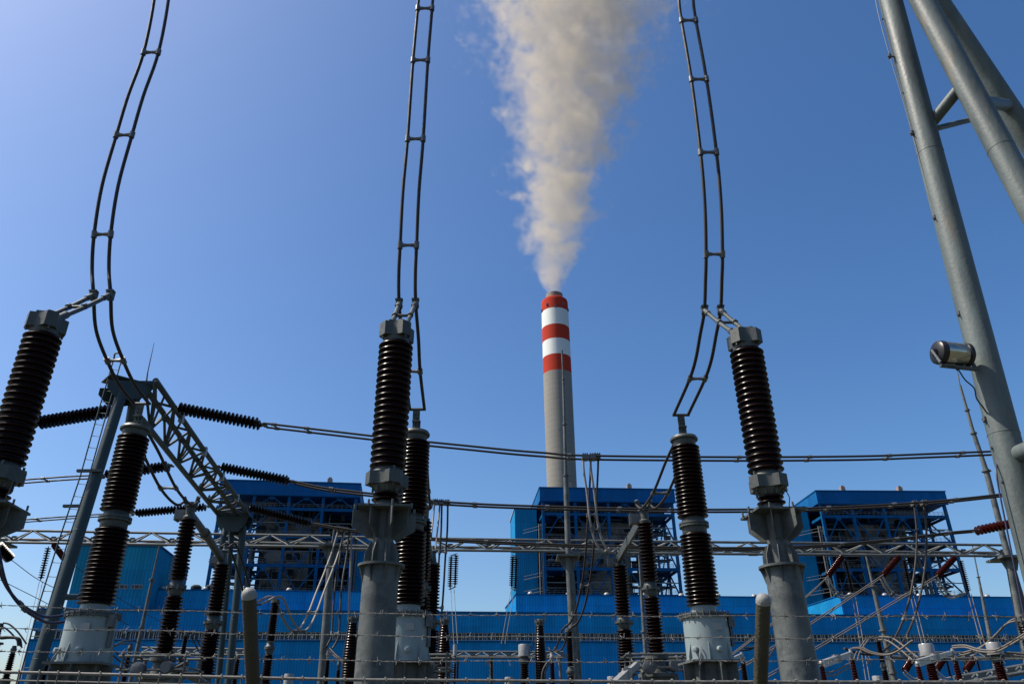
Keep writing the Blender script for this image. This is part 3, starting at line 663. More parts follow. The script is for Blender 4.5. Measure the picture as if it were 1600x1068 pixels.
# far trestle
leg(root, P(352, 822, 38.0), P(312, 1068, 35.8), 0.135, 0.15, PAINTD)
leg(root, P(363, 822, 38.3), P(341, 1068, 38.6), 0.135, 0.15, PAINTD)
leg(root, P(380, 822, 38.3), P(357, 1068, 38.3), 0.17, 0.185, PAINTD)
mb = MB(); a, b = P(342, 806, 38.2), P(392, 806, 38.2)
mb.box((a+b)/2, ((b-a).length, 0.8, 0.06))
for o_ in (-0.36, 0.36):
    q = lambda t, dz: a.lerp(b, t)+Vector((0, o_, dz)); mb.plate([q(0, 0), q(0.04, -0.45), q(0.25, -0.85), q(0.75, -0.85), q(0.96, -0.45), q(1, 0)], 0.02)
mb.build('leg_head', PAINTD, root)
# ladder on the front leg
mb = MB(); l1 = [P(178, 560, 22.9), P(150, 655, 22.7), P(125, 745, 22.5), P(90, 850, 22.2), P(62, 940, 22.0), P(28, 1068, 21.7)]
l2 = [P(190, 562, 22.9), P(163, 658, 22.7), P(138, 748, 22.5), P(104, 852, 22.2), P(77, 942, 22.0), P(44, 1068, 21.7)]
for l in (l1, l2):
    e = l[-1] + (l[-1]-l[-2])*(l[-1].z/max(0.01, (l[-2].z-l[-1].z))); mb.tube(l+[e], 0.021, 8)
mb.tube(smooth([l1[0], P(180, 552, 22.9), P(187, 552, 22.9), P(192, 556, 22.9)]), 0.03, 8)
for k in range(1, 25):
    t = k/25; pa, _ = at_len(l1, t); pb, _ = at_len(l2, t); mb.tube([pa, pb], 0.010, 6)
for yy, xx in ((735, 128), (790, 107), (956, 60)):
    mb.box(P(xx+12, yy, 22.4), (0.75, 0.1, 0.08))
mb.build('ladder', TRUSSN, root)

# ================================================================== FAR LATTICE GIRDERS with masts
def far_girder(x0, y0, x1, y1, n, label, D0=44, D1=44):
    """y0,y1: row of top chord at both ends"""
    C = ((P(x0, y0, D0+0.6), P(x1, y1, D1+0.6)), (P(x0, y0+19, D0), P(x1, y1+17, D1)), (P(x0, y0+14, D0+1.2), P(x1, y1+12, D1+1.2)))
    root = thing('lattice_girder', tuple(C[1][0]), label, 'girder', 'far lattice girders between masts')
    girder(root, C, n, 0.075, 0.045, TRUSS, gus=True)
    mb = MB()
    for i in range(0, n, 2):
        p = C[1][0].lerp(C[1][1], (i+0.7)/n); mb.box(p+Vector((0, 0.2, 0.05)), (0.5, 0.5, 0.12))
    mb.build('bearing_plate', TRUSS, root)
far_girder(-40, 827, 516, 837, 9, 'galvanised lattice girder crossing behind the left gantry, far left span')
far_girder(524, 838, 884, 844, 6, 'galvanised lattice girder in front of open sky, span behind the middle transformer')
far_girder(892, 844, 1568, 851, 11, 'galvanised lattice girder crossing in front of the right boiler house')

def column(px, yt, pxb, D, r0, r1, label, mastpts=(), legs=1, dx2=12, cap=True):
    a, b = P(px, yt, D), P(pxb, 1068, D)
    t = a.z/(a.z-b.z); g0 = a+(b-a)*t
    root = thing('mast_column', (g0.x, g0.y, 0), label, 'mast', 'tubular mast columns')
    leg(root, a, b, r0, r1, GALV, 'shaft')
    if legs > 1:
        a2 = P(px+3, yt+6, D+0.4); b2 = P(pxb+dx2, 1068, D+1.5); leg(root, a2, b2, r0*0.85, r1*0.9, GALV, 'shaft')
    if cap:
        mb = MB(); mb.box(a+Vector((0, 0.3, -0.1)), (1.3, 1.7, 0.12)); mb.plate([a+Vector((-0.55, 0, -0.15)), a+Vector((0.55, 0, -0.15)), a+Vector((0.3, 0, -0.8)), a+Vector((-0.3, 0, -0.8))], 0.03)
        mb.build('girder_seat', GALV, root)
    if mastpts:
        mb = MB(); pts = [P(x, y, D) for x, y, _ in mastpts]; rs = [pxm(p, q[2]) for p, q in zip(pts, mastpts)]
        for (p, q, r_) in zip(pts, pts[1:], rs): mb.tube([p, q], [r_, r_*0.92], 16)
        for p, r_ in list(zip(pts, rs))[1:]: 
            mb.lathe(p-Vector((0, 0, 0.06)), [(0, r_*1.9), (0.05, r_*1.9), (0.06, r_*1.3), (0.14, r_*1.3)], 14)
        mb.build('lightning_mast', GALV, root)
    return root
column(888, 866, 899, 44, 0.19, 0.22, 'tall galvanised lightning mast rising in front of the chimney', [(888, 868, 4.6), (884, 742, 2.7), (882, 662, 2.0), (880, 592, 1.3), (878, 548, 0.8)], 2, 6)
column(519, 850, 502, 44, 0.2, 0.235, 'pale galvanised column left of the middle arrester pedestal', [(519, 850, 1.5), (522, 828, 1.0)], 1)
column(1575, 868, 1612, 44, 0.2, 0.24, 'galvanised mast column with thin top, left of the big right leg', [(1575, 868, 4.8), (1541, 735, 3.6), (1521, 676, 2.6), (1511, 640, 2.1), (1500, 602, 0.9), (1495, 575, 0.6)], 2, 22)
column(-8, 845, -70, 44, 0.26, 0.30, 'galvanised column just at the left frame edge under the girder', (), 1)
def thinmast(px, yt, pxb, D, r0, r1, label, ybase=1068):
    a, b = P(px, yt, D), P(pxb, ybase, D); t = a.z/(a.z-b.z); g0 = a+(b-a)*t
    mb = MB(); mb.tube([a, a.lerp(g0, 0.18), a.lerp(g0, 0.18), g0.lerp(a, 0.5), g0], [r0*0.5, r0*0.7, r0, (r0+r1)/2, r1], 12)
    for f in (0.18, 0.4, 0.6): p = a.lerp(g0, f); mb.lathe(p, [(0, r0*2), (0.08, r0*2)], 12)
    o = mb.build('lightning_mast', GALV, loc=(g0.x, g0.y, 0)); return tag(o, label, 'mast', 'slender lightning masts')
thinmast(250, 848, 203, 50, 0.09, 0.16, 'slender mast in front of the teal tower left of the left disconnector')
thinmast(1352, 862, 1399, 50, 0.12, 0.2, 'slender mast in front of the right end of the turbine hall')
thinmast(998, 862, 1012, 50, 0.1, 0.15, 'slender mast between the two columns of the right disconnector')
thinmast(1519, 850, 1561, 120, 0.15, 0.5, 'tapered lightning spike rising behind the turbine hall roof at right')

# hanging strings under the far girders
H = 'suspension strings under the far girders'
for x0, y0, x1, y1, n, lab, off in (
    (76, 853, 63, 907, 13, 'hanging dark string left of the gantry ladder', None),
    (709, 866, 707, 918, 14, 'hanging dark string in open sky right of the middle transformer', (0.12, 0.25, 0.1)),
    (804, 868, 802, 920, 14, 'hanging dark string beside the middle boiler house stair tower', (-0.1, 0.25, 0.1)),
    (1320, 872, 1333, 928, 15, 'hanging brown string in front of right boiler house, leftmost', None),
    (1412, 872, 1424, 928, 15, 'hanging brown string in front of right boiler house, middle', None),
    (1500, 873, 1514, 926, 16, 'hanging dark string in clear sky right of the right boiler house', None)):
    disc_string('suspension_string', P(x0, y0, 44.3), P(x1, y1, 44.3), 0.16 if n > 13 else 0.17, n, lab, H, off=off)
T = 'maroon tension strings on the right far girder'
for x0, y0, x1, y1, lab in ((1316, 869, 1292, 902, 'short maroon string slanting down from far girder, leftmost of three'), (1405, 869, 1378, 900, 'short maroon string slanting down from far girder, middle of three'), (1492, 870, 1463, 901, 'short maroon string slanting down from far girder, rightmost of three'), (84, 850, 101, 873, 'short dark string slanting down under the far girder by the ladder')):
    disc_string('tension_string', P(x0, y0, 44), P(x1, y1, 42.8), 0.17, 12, lab, T, PORCR)
K = 'twin lines slanting down left from the maroon strings'
twin('slant_conductor', trail([(1292, 902, 42.8), (1262, 930, 42), (1200, 979, 40.5), (1120, 1040, 39)]), 0.026, (0.1, 0.0, 0.1), 'thin twin line from the leftmost maroon string behind the right pedestal', K, (), CABLEL)
twin('slant_conductor', trail([(1378, 900, 42.8), (1300, 952, 41), (1200, 1016, 39), (1120, 1066, 38)]), 0.026, (0.1, 0.0, 0.1), 'thin twin line slanting from the middle maroon string', K, (0.35,), CABLEL)
twin('slant_conductor', trail([(1463, 901, 42.8), (1370, 956, 41), (1277, 1011, 39), (1160, 1078, 37)]), 0.026, (0.1, 0.0, 0.1), 'thin twin line slanting from the rightmost maroon string', K, (0.4,), CABLEL)
K2 = 'pale twin jumpers under the far girder'
for x, lab in ((1292, 'pale twin jumper sagging from the leftmost maroon string'), (1378, 'pale twin jumper sagging from the middle maroon string'), (1463, 'pale twin jumper sagging from the rightmost maroon string')):
    twin('jumper_conductor', trail([(x, 903, 42.8), (x+8, 918, 43), (x+16, 928, 43.4), (x+26, 932, 43.8), (x+36, 929, 44.2), (x+44, 927, 44.3)]), 0.045, (0.08, 0, 0.06), lab, K2, (0.4,), WHITEM)
K3 = 'thin twin droppers from suspension strings'
for x0, y0, x1, y1, lab in ((1334, 930, 1356, 1062, 'thin dropper pair below the leftmost brown hanging string'), (1425, 930, 1443, 1004, 'thin dropper pair ending at a white cap'), (1515, 928, 1536, 1006, 'thin dropper pair below the hanging string at right'), (707, 920, 712, 1005, 'hair-thin dropper pair below the hanging string in open sky'), (64, 908, 30, 1060, 'hair-thin dropper left of the ladder'), (801, 922, 786, 1005, 'hair-thin dropper slanting left below the string by the stair tower')):
    twin('thin_dropper', trail([(x0, y0, 44.3), ((x0+x1)/2, (y0+y1)/2, 42), (x1, y1, 40)]), 0.014 if x0 < 1000 else 0.02, (0.09, 0, 0), lab, K3, (), CABLEL)
# far thin wires at left
for pl, lab in ((((19, 875, 40), (60, 905, 41), (115, 932, 42), (200, 975, 44)), 'hair-thin wire slanting from the left edge'), (((0, 905, 40), (60, 935, 42), (140, 975, 44), (260, 1020, 48)), 'hair-thin wire slanting lower at the left edge'),
                (((112, 880, 45), (180, 930, 48), (250, 970, 52), (330, 1010, 56)), 'hair-thin dark wire crossing the teal tower')):
    single('thin_wire', trail(pl), 0.018, lab, 'hair-thin wires at left', CABLE)
twin('cable_loop', trail([(-12, 800, 17), (-6, 850, 17.2), (6, 905, 17.6), (28, 940, 18.2), (55, 960, 19), (80, 968, 19.8), (130, 960, 20.8)]), 0.034, (0.07, 0.0, -0.07), 'thick dark twin cable looping at the left edge below the arrester', None, (0.5,), BLUECAB)
disc_string('post_rod', P(-5, 850, 18), P(18, 875, 18.5), 0.12, 9, 'thick dark rod end with disc sheds at the left frame edge', None)

# ================================================================== RIGHT BIG GANTRY TOWER
AP = P(1352, -150, 12.0)
root = thing('tubular_gantry', (P(1600, 810, 12).x, 12, 0), 'huge grey tubular three-legged gantry rising out of frame at right', 'gantry')
leg(root, AP, P(1603, 812, 12.0), 0.238, 0.238, PAINTG)
e2 = P(1441, 0, 11.4); f2 = P(1600, 300, 11.0); leg(root, e2+(e2-f2)*0.55, f2, 0.232, 0.232, PAINTG)
e3 = P(1462, 0, 12.8); f3 = P(1603, 212, 13.6); leg(root, e3+(e3-f3)*0.75, f3, 0.25, 0.26, PAINTG)
mb = MB(); mb.tube([P(1455, 193, 12.0), P(1500, 137, 11.35)], 0.115, 16); mb.build('cross_brace', PAINTG, root)
mb = MB(); mb.tube([P(1462, 201, 12.0), P(1545, 180, 13.2)], 0.06, 14); mb.build('cross_brace', PAINTG, root)
mb = MB(); mb.tube([P(1527, 158, 11.2), P(1575, 165, 13.4)], 0.13, 16); mb.build('cross_brace', PAINTG, root)
mb = MB(); mb.tube([P(1582, 713, 12.0), P(1640, 690, 11.0)], 0.14, 16); mb.build('cross_brace', PAINTG, root)
for x, y in ((1390, 88), (1425, 208), (1461, 340), (1499, 490), (1539, 655), (1568, 750)):
    mb = MB(); p = P(x, y, 12.0); mb.tube([p+Vector((-0.05, 0, 0)), p+Vector((0.16, 0.0, -0.02))], 0.02, 6); mb.box(p, (0.05, 0.07, 0.09)); mb.tube([p+Vector((-0.07, -0.05, -0.06)), p+Vector((0.03, 0.03, 0.06))], 0.012, 6); mb.build('wire_clamp', STEELD, root)
for x, y in ((1378, 30), (1410, 145), (1446, 272), (1484, 413), (1520, 565), (1548, 700)):
    mb = MB(); p = P(x+1, y, 12.0); mb.box(p, (0.03, 0.03, 0.04)); mb.build('wire_clip', STEELD, root)
single('down_wire', trail([(1362, -40, 12.0), (1372, 20, 12.0), (1391, 90, 12), (1409, 150, 12), (1426, 210, 12), (1445, 280, 12), (1461, 342, 12), (1484, 425, 12), (1502, 492, 12), (1512, 530, 12)]), 0.007, 'thin earth wire clipped down the left side of the big right leg', None, STEELD, 'wire')
single('loop_cable', trail([(1566, 722, 12.0), (1558, 724, 12), (1557, 740, 11.95), (1562, 770, 11.95), (1574, 830, 11.95), (1588, 900, 11.95), (1600, 960, 11.95), (1615, 1030, 11.95)]), 0.013, 'blue-black cable hanging down along the right leg', None, BLUECAB, 'cable')

# searchlight on a bracket
c0 = P(1470, 551, 11.7); c1 = P(1508, 555, 11.75)
ax = (c1-c0).normalized()
root = thing('barrel_device', tuple((c0+c1)/2), 'polished steel barrel camera housing with black ends, bracketed to the right leg', 'camera housing')
L_ = (c1-c0).length; rb = pxm(c0, 18.5)
mb = MB(); mb.lathe(c0, [(0, rb*0.97), (0.01, rb), (L_-0.01, rb), (L_, rb*0.97)], 40, ax); mb.build('barrel', CHROME, root)
mb = MB(); mb.lathe(c0-ax*0.10, [(0, rb*0.75), (0.03, rb*0.98), (0.105, rb*1.05), (0.125, rb*1.05)], 36, ax); mb.lathe(c0-ax*0.16, [(0, rb*0.3), (0.08, rb*0.4)], 16, ax); mb.build('end_cap', BLACKP, root)
mb = MB(); mb.lathe(c1-ax*0.02, [(0, rb*1.05), (0.06, rb*1.05), (0.09, rb*0.9)], 36, ax); mb.build('end_cap', BLACKP, root)
mb = MB(); zd = -rb*1.25
side = Vector((0, -1, 0))
pA = c0-ax*0.13; pB = c1+ax*0.1
mb.bar(pA+Vector((0, 0, 0.0)), pA+Vector((0.08, 0, zd)), 0.05, 0.02); mb.bar(pB+Vector((0, 0, zd*0.55)), pB+Vector((0, 0, zd)), 0.05, 0.02)
mb.bar(pA+Vector((0.05, 0, zd)), pB+Vector((0.03, 0, zd)), 0.055, 0.05)
mb.lathe(pA+Vector((-0.02, 0, -0.0)), [(0, 0.035), (0.05, 0.035)], 12, ax)
mb.build('yoke', GALV, root)
mb = MB(); mb.tube([pA+Vector((-0.05, -0.05, 0.02)), pA+Vector((0.02, -0.08, -0.22))], 0.022, 10); mb.build('strut', WHITEM, root)
mb = MB(); pm_ = (pA+pB)/2+Vector((0.02, 0, zd-0.02)); mb.bar(pm_, P(1530, 563, 12.1), 0.07, 0.06); mb.build('bracket_arm', GALV, root)
mb = MB(); mb.tube(smooth([pm_, P(1508, 593, 11.8), P(1522, 606, 11.8), P(1526, 622, 11.8), P(1536, 636, 11.85), P(1547, 652, 12)]), 0.012, 8); mb.build('power_cable', BLACKP, root)

# ================================================================== SMALL SWITCHGEAR ALONG THE BOTTOM
def post(px, ytop, D, segs, joints, caps, label, cat='post insulator', group='smaller insulator posts along the bottom', name='post_insulator', sup=0.14, ped=True):
    """segs: (y0,y1,r0,r1,n[,mat]); joints/caps: (y0,y1,r,mat)"""
    v = Vt(px, ytop, D); root = thing(name, (v.x, v.y, 0), label, cat, group); zmin = 99
    for sg in segs:
        y0, y1, r0, r1, n = sg[:5]; mm = sg[5] if len(sg) > 5 else PORC
        mb = MB(); mb.lathe((v.x, v.y, 0), shed_profile(v.z(y1), v.z(y0), v.m(y1, r1), v.m(y0, r0), n, 0.68), 20); mb.build('insulator', mm, root); zmin = min(zmin, v.z(y1))
    for y0, y1, r, mm in joints:
        z0, z1 = v.z(y1), v.z(y0); h = z1-z0; rr = v.m(y0, r); mb = MB()
        mb.lathe((v.x, v.y, z0), [(0, rr*0.7), (h*0.3, rr*0.8), (h*0.38, rr), (h*0.6, rr), (h*0.68, rr*0.8), (h, rr*0.65)], 18); mb.build('joint', mm, root)
    for y0, y1, r, mm in caps:
        z0, z1 = v.z(y1), v.z(y0); rr = v.m(y0, r); mb = MB()
        mb.lathe((v.x, v.y, z0), [(0, rr), ((z1-z0)*0.9, rr), (z1-z0, rr*0.92)], 22)
        mb.lathe((v.x, v.y, z0-0.02), [(0, rr*1.1), (0.05, rr*1.1)], 22); mb.build('cap', mm, root); zmin = min(zmin, z0)
    if ped:
        mb = MB(); mb.lathe((v.x, v.y, 0), [(0, sup*1.8), (0.05, sup*1.8), (0.05, sup), (zmin-0.05, sup), (zmin-0.05, sup*1.5), (zmin, sup*1.5)], 16); mb.build('support_pipe', GALV, root)
    return v
FAT = 'bottle shaped bushings behind the fence'
def bottle(px, yt, D, rt, rm, label, pxr=None):
    v = Vt(px, yt, D); root = thing('bushing', (v.x, v.y, 0), label, 'bushing', FAT)
    zt = v.z(yt+10); zb = v.z(1068)-0.3; n = 26; pr = [(zb, v.m(1060, rm)*0.7)]; h = (zt-zb)/n
    for i in range(n):
        t = (i+0.5)/n; k = rm*(0.93+0.07*t*2) if t < 0.5 else rm + (rt-rm)*((t-0.5)/0.5)**1.3
        ro = v.m(yt+30, k); z = zb+i*h; pr += [(z+h*0.1, ro*0.84), (z+h*0.35, ro), (z+h*0.55, ro*0.98), (z+h*0.85, ro*0.84)]
    pr.append((zt, v.m(yt+10, rt)*0.8)); mb = MB(); mb.lathe((v.x, v.y, 0), pr, 24); mb.build('insulator', PORC, root)
    mb = MB(); rr = v.m(yt, rt); mb.lathe((v.x, v.y, zt-0.02), [(0, rr*0.9), (0.1, rr*0.95), (0.12, rr*1.1), (0.2, rr*1.1), (0.22, rr*0.7), (v.z(yt)-zt, rr*0.55)], 20); bolts(mb, v.x, v.y, zt+0.15, rr, 8, 0.03, 0.2); mb.build('cap', CAST, root)
    mb = MB(); mb.lathe((v.x, v.y, 0), [(0, 0.5), (0.05, 0.5), (0.05, 0.3), (zb-0.1, 0.3), (zb-0.1, 0.45), (zb, 0.45)], 18); mb.build('support_pipe', GALV, root)
bottle(552, 962, 30, 7.5, 12, 'dark bottle shaped bushing left of the middle pedestal')
bottle(695, 965, 30, 6.5, 12, 'dark bottle shaped bushing right of the middle white tank')
bottle(843, 966, 34, 6.5, 9.5, 'dark bottle shaped bushing beside the small white capped post')
bottle(1597, 966, 26, 9, 10, 'dark bottle shaped bushing cut by the right frame edge')
post(431, 936, 32, [(941, 1001, 6.5, 7.5, 18), (1022, 1068, 7.5, 8.5, 12)], [(1002, 1021, 8, CAST)], [(936, 941, 6.5, CAST)], 'stacked brown post under the deep pale loop, left of centre')
post(889, 980, 30, [(986, 1040, 5.5, 6, 18), (1056, 1080, 6, 6.5, 8)], [(1041, 1056, 7, CAST)], [(981, 986, 6, CAST)], 'stacked brown post with curled jumpers at foot of the chimney mast')
post(1371, 996, 30, [(1001, 1034, 4, 5, 12), (1046, 1072, 5, 6, 9)], [(1035, 1046, 5, CAST)], [(997, 1001, 4.5, CAST)], 'stacked brown post in front of the slender right mast')
post(291, 990, 38, [(993, 1034, 4, 4.5, 14)], [], [(989, 993, 3.5, CAST)], 'slim brown post right of the left drive cage')
post(205, 1004, 34, [(1020, 1072, 4, 5, 16)], [(1005, 1020, 4, CAST)], [], 'slim brown post with bare head left of the left drive cage')
post(372, 1024, 36, [(1028, 1080, 4.5, 5, 14)], [(1022, 1028, 4, CAST)], [], 'slim brown post just left of the left fence post')
post(514, 1012, 36, [(1030, 1085, 4, 5, 16)], [(1013, 1030, 3.5, WHITEM)], [], 'slim brown post beside the pale column foot')
post(530, 1032, 34, [(1046, 1085, 3.5, 4.5, 12)], [(1030, 1046, 3, CAST)], [], 'short brown post between pale column and bottle bushing')
post(862, 1012, 32, [(1034, 1080, 4, 5, 14)], [(1018, 1034, 3.5, WHITEM)], [], 'slim brown post with curled cable head right of the bottle bushing')
post(1158, 1014, 30, [(1034, 1080, 4.5, 6, 14)], [(1018, 1034, 3.5, WHITEM)], [], 'slim brown post right of the right white tank')
post(1283, 1034, 24, [(1040, 1085, 4.5, 6, 12, PORCR)], [(1030, 1040, 3.5, WHITEM)], [], 'short maroon post at the foot of the right pedestal')
post(1328, 1012, 28, [(1029, 1085, 4.5, 6.5, 14, PORCR)], [(1013, 1029, 3.5, WHITEM)], [], 'maroon post holding the upper end of a white switch bar')
post(1433, 1034, 24, [(1040, 1085, 4.5, 6, 12, PORCR)], [(1032, 1040, 3.5, WHITEM)], [], 'short maroon post under the long white switch bar')
post(1487, 1010, 28, [(1030, 1085, 5, 7, 14, PORCR)], [(1012, 1030, 3.5, WHITEM)], [], 'maroon post with pale twin cables leaving its head to the right')
post(23, 1008, 24, [(1020, 1060, 5, 6, 12)], [(1008, 1020, 4.5, CAST)], [], 'brown post at the bottom left corner with bent arm head')
post(2, 972, 24, [(978, 1003, 4, 5, 8)], [], [(973, 978, 4, CAST)], 'brown post cut by the left frame edge', ped=True)
post(76, 1025, 27, [(1038, 1080, 4.5, 5, 12)], [(1026, 1038, 4, CAST)], [], 'dark post between the gantry leg and the left white tank')
post(96, 1040, 24, [(1046, 1085, 6, 6.5, 12)], [(1038, 1046, 5, CAST)], [], 'dark ribbed post partly behind the left tank pedestal')
WC = 'white cylinder topped transformers'
for px, yt, D, r, lab in ((819, 1006, 34, 9.3, 'small white capped post left of the bottle bushing'), (1446, 1005, 27, 11, 'white cylinder topped post in front of the right boiler house'), (1551, 1003, 27, 11, 'white cylinder topped post near the right frame edge')):
    post(px, yt, D, [(yt+30, 1085, r*0.75, r*0.95, 14, PORCR if px > 1000 else PORC)], [(yt+19, yt+31, r*1.02, CAST)], [(yt, yt+18, r, WHITEM)], lab, 'transformer', WC, 'capped_transformer')
for px, yt, lab in ((452, 1052, 'low white cap just above the fence rail, left of centre'), (796, 1057, 'low white cap just above the fence rail, centre'), (956, 1056, 'low white cap just above the fence rail below the right disconnector'), (1370, 1055, 'low white cap below the stacked post at right')):
    post(px, yt, 34, [(yt+26, 1120, 6, 7, 8)], [(yt+18, yt+26, 8, CAST)], [(yt, yt+18, 7.5, WHITEM)], lab, 'transformer', 'low white caps behind the rail', 'capped_transformer')
post(711, 1006, 52, [(1035, 1090, 3, 3.4, 14)], [(1024, 1034, 3.5, CAST)], [(1006, 1023, 3, WHITEM)], 'thin pale capped post behind the right bottle bushing')
# white switch bars
def sbar(a, b, w, label, name='switch_bar'):
    root = thing(name, tuple(a), label, 'switch bar', 'white switch bars'); m_ = a.lerp(b, 0.5)
    mb = MB(); mb.bar(a, m_, w, w*1.4); mb.build('blade', WHITEM, root); mb = MB(); mb.bar(m_-(b-a)*0.04, b, w*1.5, w*1.9); mb.box(m_, (w*2.0, w*2.0, w*2.4)); mb.build('blade_sleeve', WHITEM, root)
sbar(P(1328, 1021, 28), P(1284, 1037, 24.2), 0.10, 'white switch bar in front of the turbine hall wall right of the fat pedestal')
sbar(P(1487, 1019, 28), P(1433, 1035, 24.2), 0.10, 'white switch bar next to the white cylinder topped post')
sbar(P(1157, 1023, 30), P(1128, 1037, 27), 0.08, 'white switch bar close behind the right white tank')
sbar(P(997, 1036, 20), P(962, 1068, 19), 0.10, 'pale round arm leaning up beside the right disconnector foot')
# cables around the small gear
pc = 'pale cables looping between the small posts'
def tw(l, r, off, lab, m=CABLEL, sp=()): return twin('cable_loop', trail(l), r*0.8, off, lab, pc, sp, m)
tw([(1330, 1012, 28.5), (1345, 1012, 28.4), (1362, 1019, 28.2), (1385, 1022, 28), (1405, 1015, 27.8), (1425, 1000, 27.5)], 0.035, (0.07, 0.07, 0.02), 'pale twin cable leaving the maroon post head and curving up right')
tw([(1371, 997, 30), (1358, 996, 29.8), (1350, 1005, 29.4), (1340, 1020, 28.8), (1336, 1035, 28)], 0.03, (0.08, 0, 0.03), 'twin cable arching left off the stacked post')
tw([(1371, 996, 30), (1390, 998, 29.6), (1408, 1010, 29), (1422, 1022, 28), (1432, 1030, 26)], 0.035, (0.08, 0, 0.05), 'twin cable arching right off the stacked post', CABLEL, (0.5,))
tw([(1488, 1010, 28), (1508, 1009, 27.5), (1530, 1015, 27), (1555, 1016, 26.5), (1580, 1004, 26), (1610, 985, 25.5)], 0.035, (0.05, 0.08, 0.04), 'pale twin cable swinging right toward the frame edge')
tw([(1500, 1022, 28), (1530, 1012, 27.4), (1555, 992, 26.8), (1575, 972, 26.3), (1594, 966, 26)], 0.033, (0.08, 0.0, 0.05), 'pale twin cable rising to the bottle bushing at the right edge', CABLEL, (0.55,))
tw([(1560, 1022, 27), (1580, 1021, 27), (1605, 1024, 27)], 0.04, (0, 0.06, 0.05), 'short pale twin tube at the right edge')
tw([(1190, 985, 30), (1186, 1003, 30), (1175, 1012, 30), (1159, 1013, 30)], 0.04, (0.08, 0, 0.04), 'dark hooked twin cable right of the right white tank', CABLE)
tw([(889, 979, 28.2), (883, 985, 28.6), (878, 1002, 29.6), (873, 1013, 30.5), (866, 1016, 31.5), (862, 1011, 32)], 0.04, (0.12, 0, 0), 'dark twin cable curling from the stacked post to its neighbour', CABLE)
tw([(862, 1030, 32), (856, 1036, 32), (850, 1048, 32), (848, 1066, 32)], 0.045, (0.05, 0, 0), 'pale bent tube below the curled cable head', CAST)
tw([(834, 1000, 34), (830, 1012, 34), (824, 1023, 34), (819, 1024, 34)], 0.02, (0.05, 0, 0), 'thin dark cable beside the small white capped post', CABLE)
tw([(552, 965, 30), (561, 966, 30), (563, 974, 30), (561, 984, 30)], 0.03, (0.03, 0, 0), 'short dark cable hooked at the top of the left bottle bushing', CABLE)
tw([(291, 988, 38), (281, 984, 38), (274, 990, 37), (268, 1000, 36)], 0.04, (0.1, 0, 0), 'dark twin cable arching left over the slim post', CABLE)
tw([(291, 988, 38), (300, 986, 38), (305, 1000, 38), (314, 1016, 38)], 0.04, (0.1, 0, 0), 'dark twin cable falling right over the slim post', CABLE)
tw([(176, 1010, 30), (190, 1003, 32), (205, 1003, 34)], 0.035, (0, 0.1, 0.06), 'dark twin cable from the left tank to the bare headed post', CABLE)
tw([(176, 1018, 30), (190, 1030, 31), (202, 1036, 32), (215, 1040, 33)], 0.035, (0, 0.1, 0.06), 'dark twin cable falling right below the left tank', CABLE)
tw([(0, 996, 24), (15, 995, 24), (28, 997, 24), (31, 1008, 24)], 0.05, (0.0, 0.06, 0), 'thick dark bent tube over the bottom left post', CABLE)
tw([(2, 975, 24), (12, 978, 24), (25, 990, 24), (38, 1008, 24)], 0.03, (0.05, 0, 0.05), 'dark twin cable falling from the post at left frame edge', CABLE)
tw([(513, 1012, 36), (522, 1022, 35.5), (530, 1028, 35), (538, 1034, 33), (545, 1052, 31)], 0.045, (0.06, 0, 0), 'grey knuckled cable behind the pale column', CABLE)
tw([(1285, 1050, 24), (1300, 1052, 25), (1315, 1045, 26), (1328, 1038, 27.5)], 0.03, (0, 0.05, 0.05), 'pale twin cable slung between the two maroon posts')
tw([(1240, 1010, 24), (1252, 1020, 24), (1262, 1030, 24), (1281, 1036, 24)], 0.03, (0, 0.04, 0.03), 'pale cable stub reaching the short maroon post')
tw([(1195, 1035, 26), (1205, 1020, 27), (1215, 1005, 28), (1225, 990, 29)], 0.03, (0.05, 0.0, 0.05), 'dark twin cable rising behind the right fence post', CABLE)

# lower far girders
def low_girder(x0, y0, x1, y1, n, D, label, dy=8):
    C = ((P(x0, y0, D+0.4), P(x1, y1, D+0.4)), (P(x0, y0+dy+1, D), P(x1, y1+dy+1, D)), (P(x0, y0+dy-1, D+0.9), P(x1, y1+dy-1, D+0.9)))
    root = thing('lattice_girder', tuple(C[1][0]), label, 'girder', 'low lattice girders behind the small posts'); girder(root, C, n, 0.07, 0.045, TRUSS, gus=True)
    mb = MB()
    for k in (0.02, 0.5, 0.98):
        p = C[1][0].lerp(C[1][1], k); mb.tube([(p.x, p.y+0.4, 0), (p.x, p.y+0.4, p.z-0.05)], 0.12, 12)
    mb.build('support_pipe', GALV, root)
low_girder(655, 1017, 880, 1018, 8, 56, 'low galvanised girder across the lower wall, centre')
low_girder(222, 1011, 400, 1014, 7, 54, 'low galvanised girder across the lower wall behind the left disconnector')
low_girder(1000, 1020, 1100, 1021, 4, 56, 'low galvanised girder behind the right disconnector base')
low_girder(1385, 1018, 1640, 1020, 8, 50, 'low galvanised girder across the lower wall at right')
low_girder(1490, 1058, 1650, 1030, 7, 30, 'tilted pale girder rising toward the right bottom corner', 10)
for x0, y0, x1, y1, lab in ((716, 1028, 714, 1066, 'small dark string hanging from the low centre girder, left'), (768, 1028, 769, 1062, 'small dark string hanging from the low centre girder, right'), (1479, 1030, 1486, 1060, 'small dark string hanging below the low right girder'), (1526, 1028, 1534, 1058, 'small dark string right of its twin below the low right girder')):
    disc_string('suspension_string', P(x0, y0, 56), P(x1, y1, 56), 0.15, 12, lab, 'small strings on the low girders')
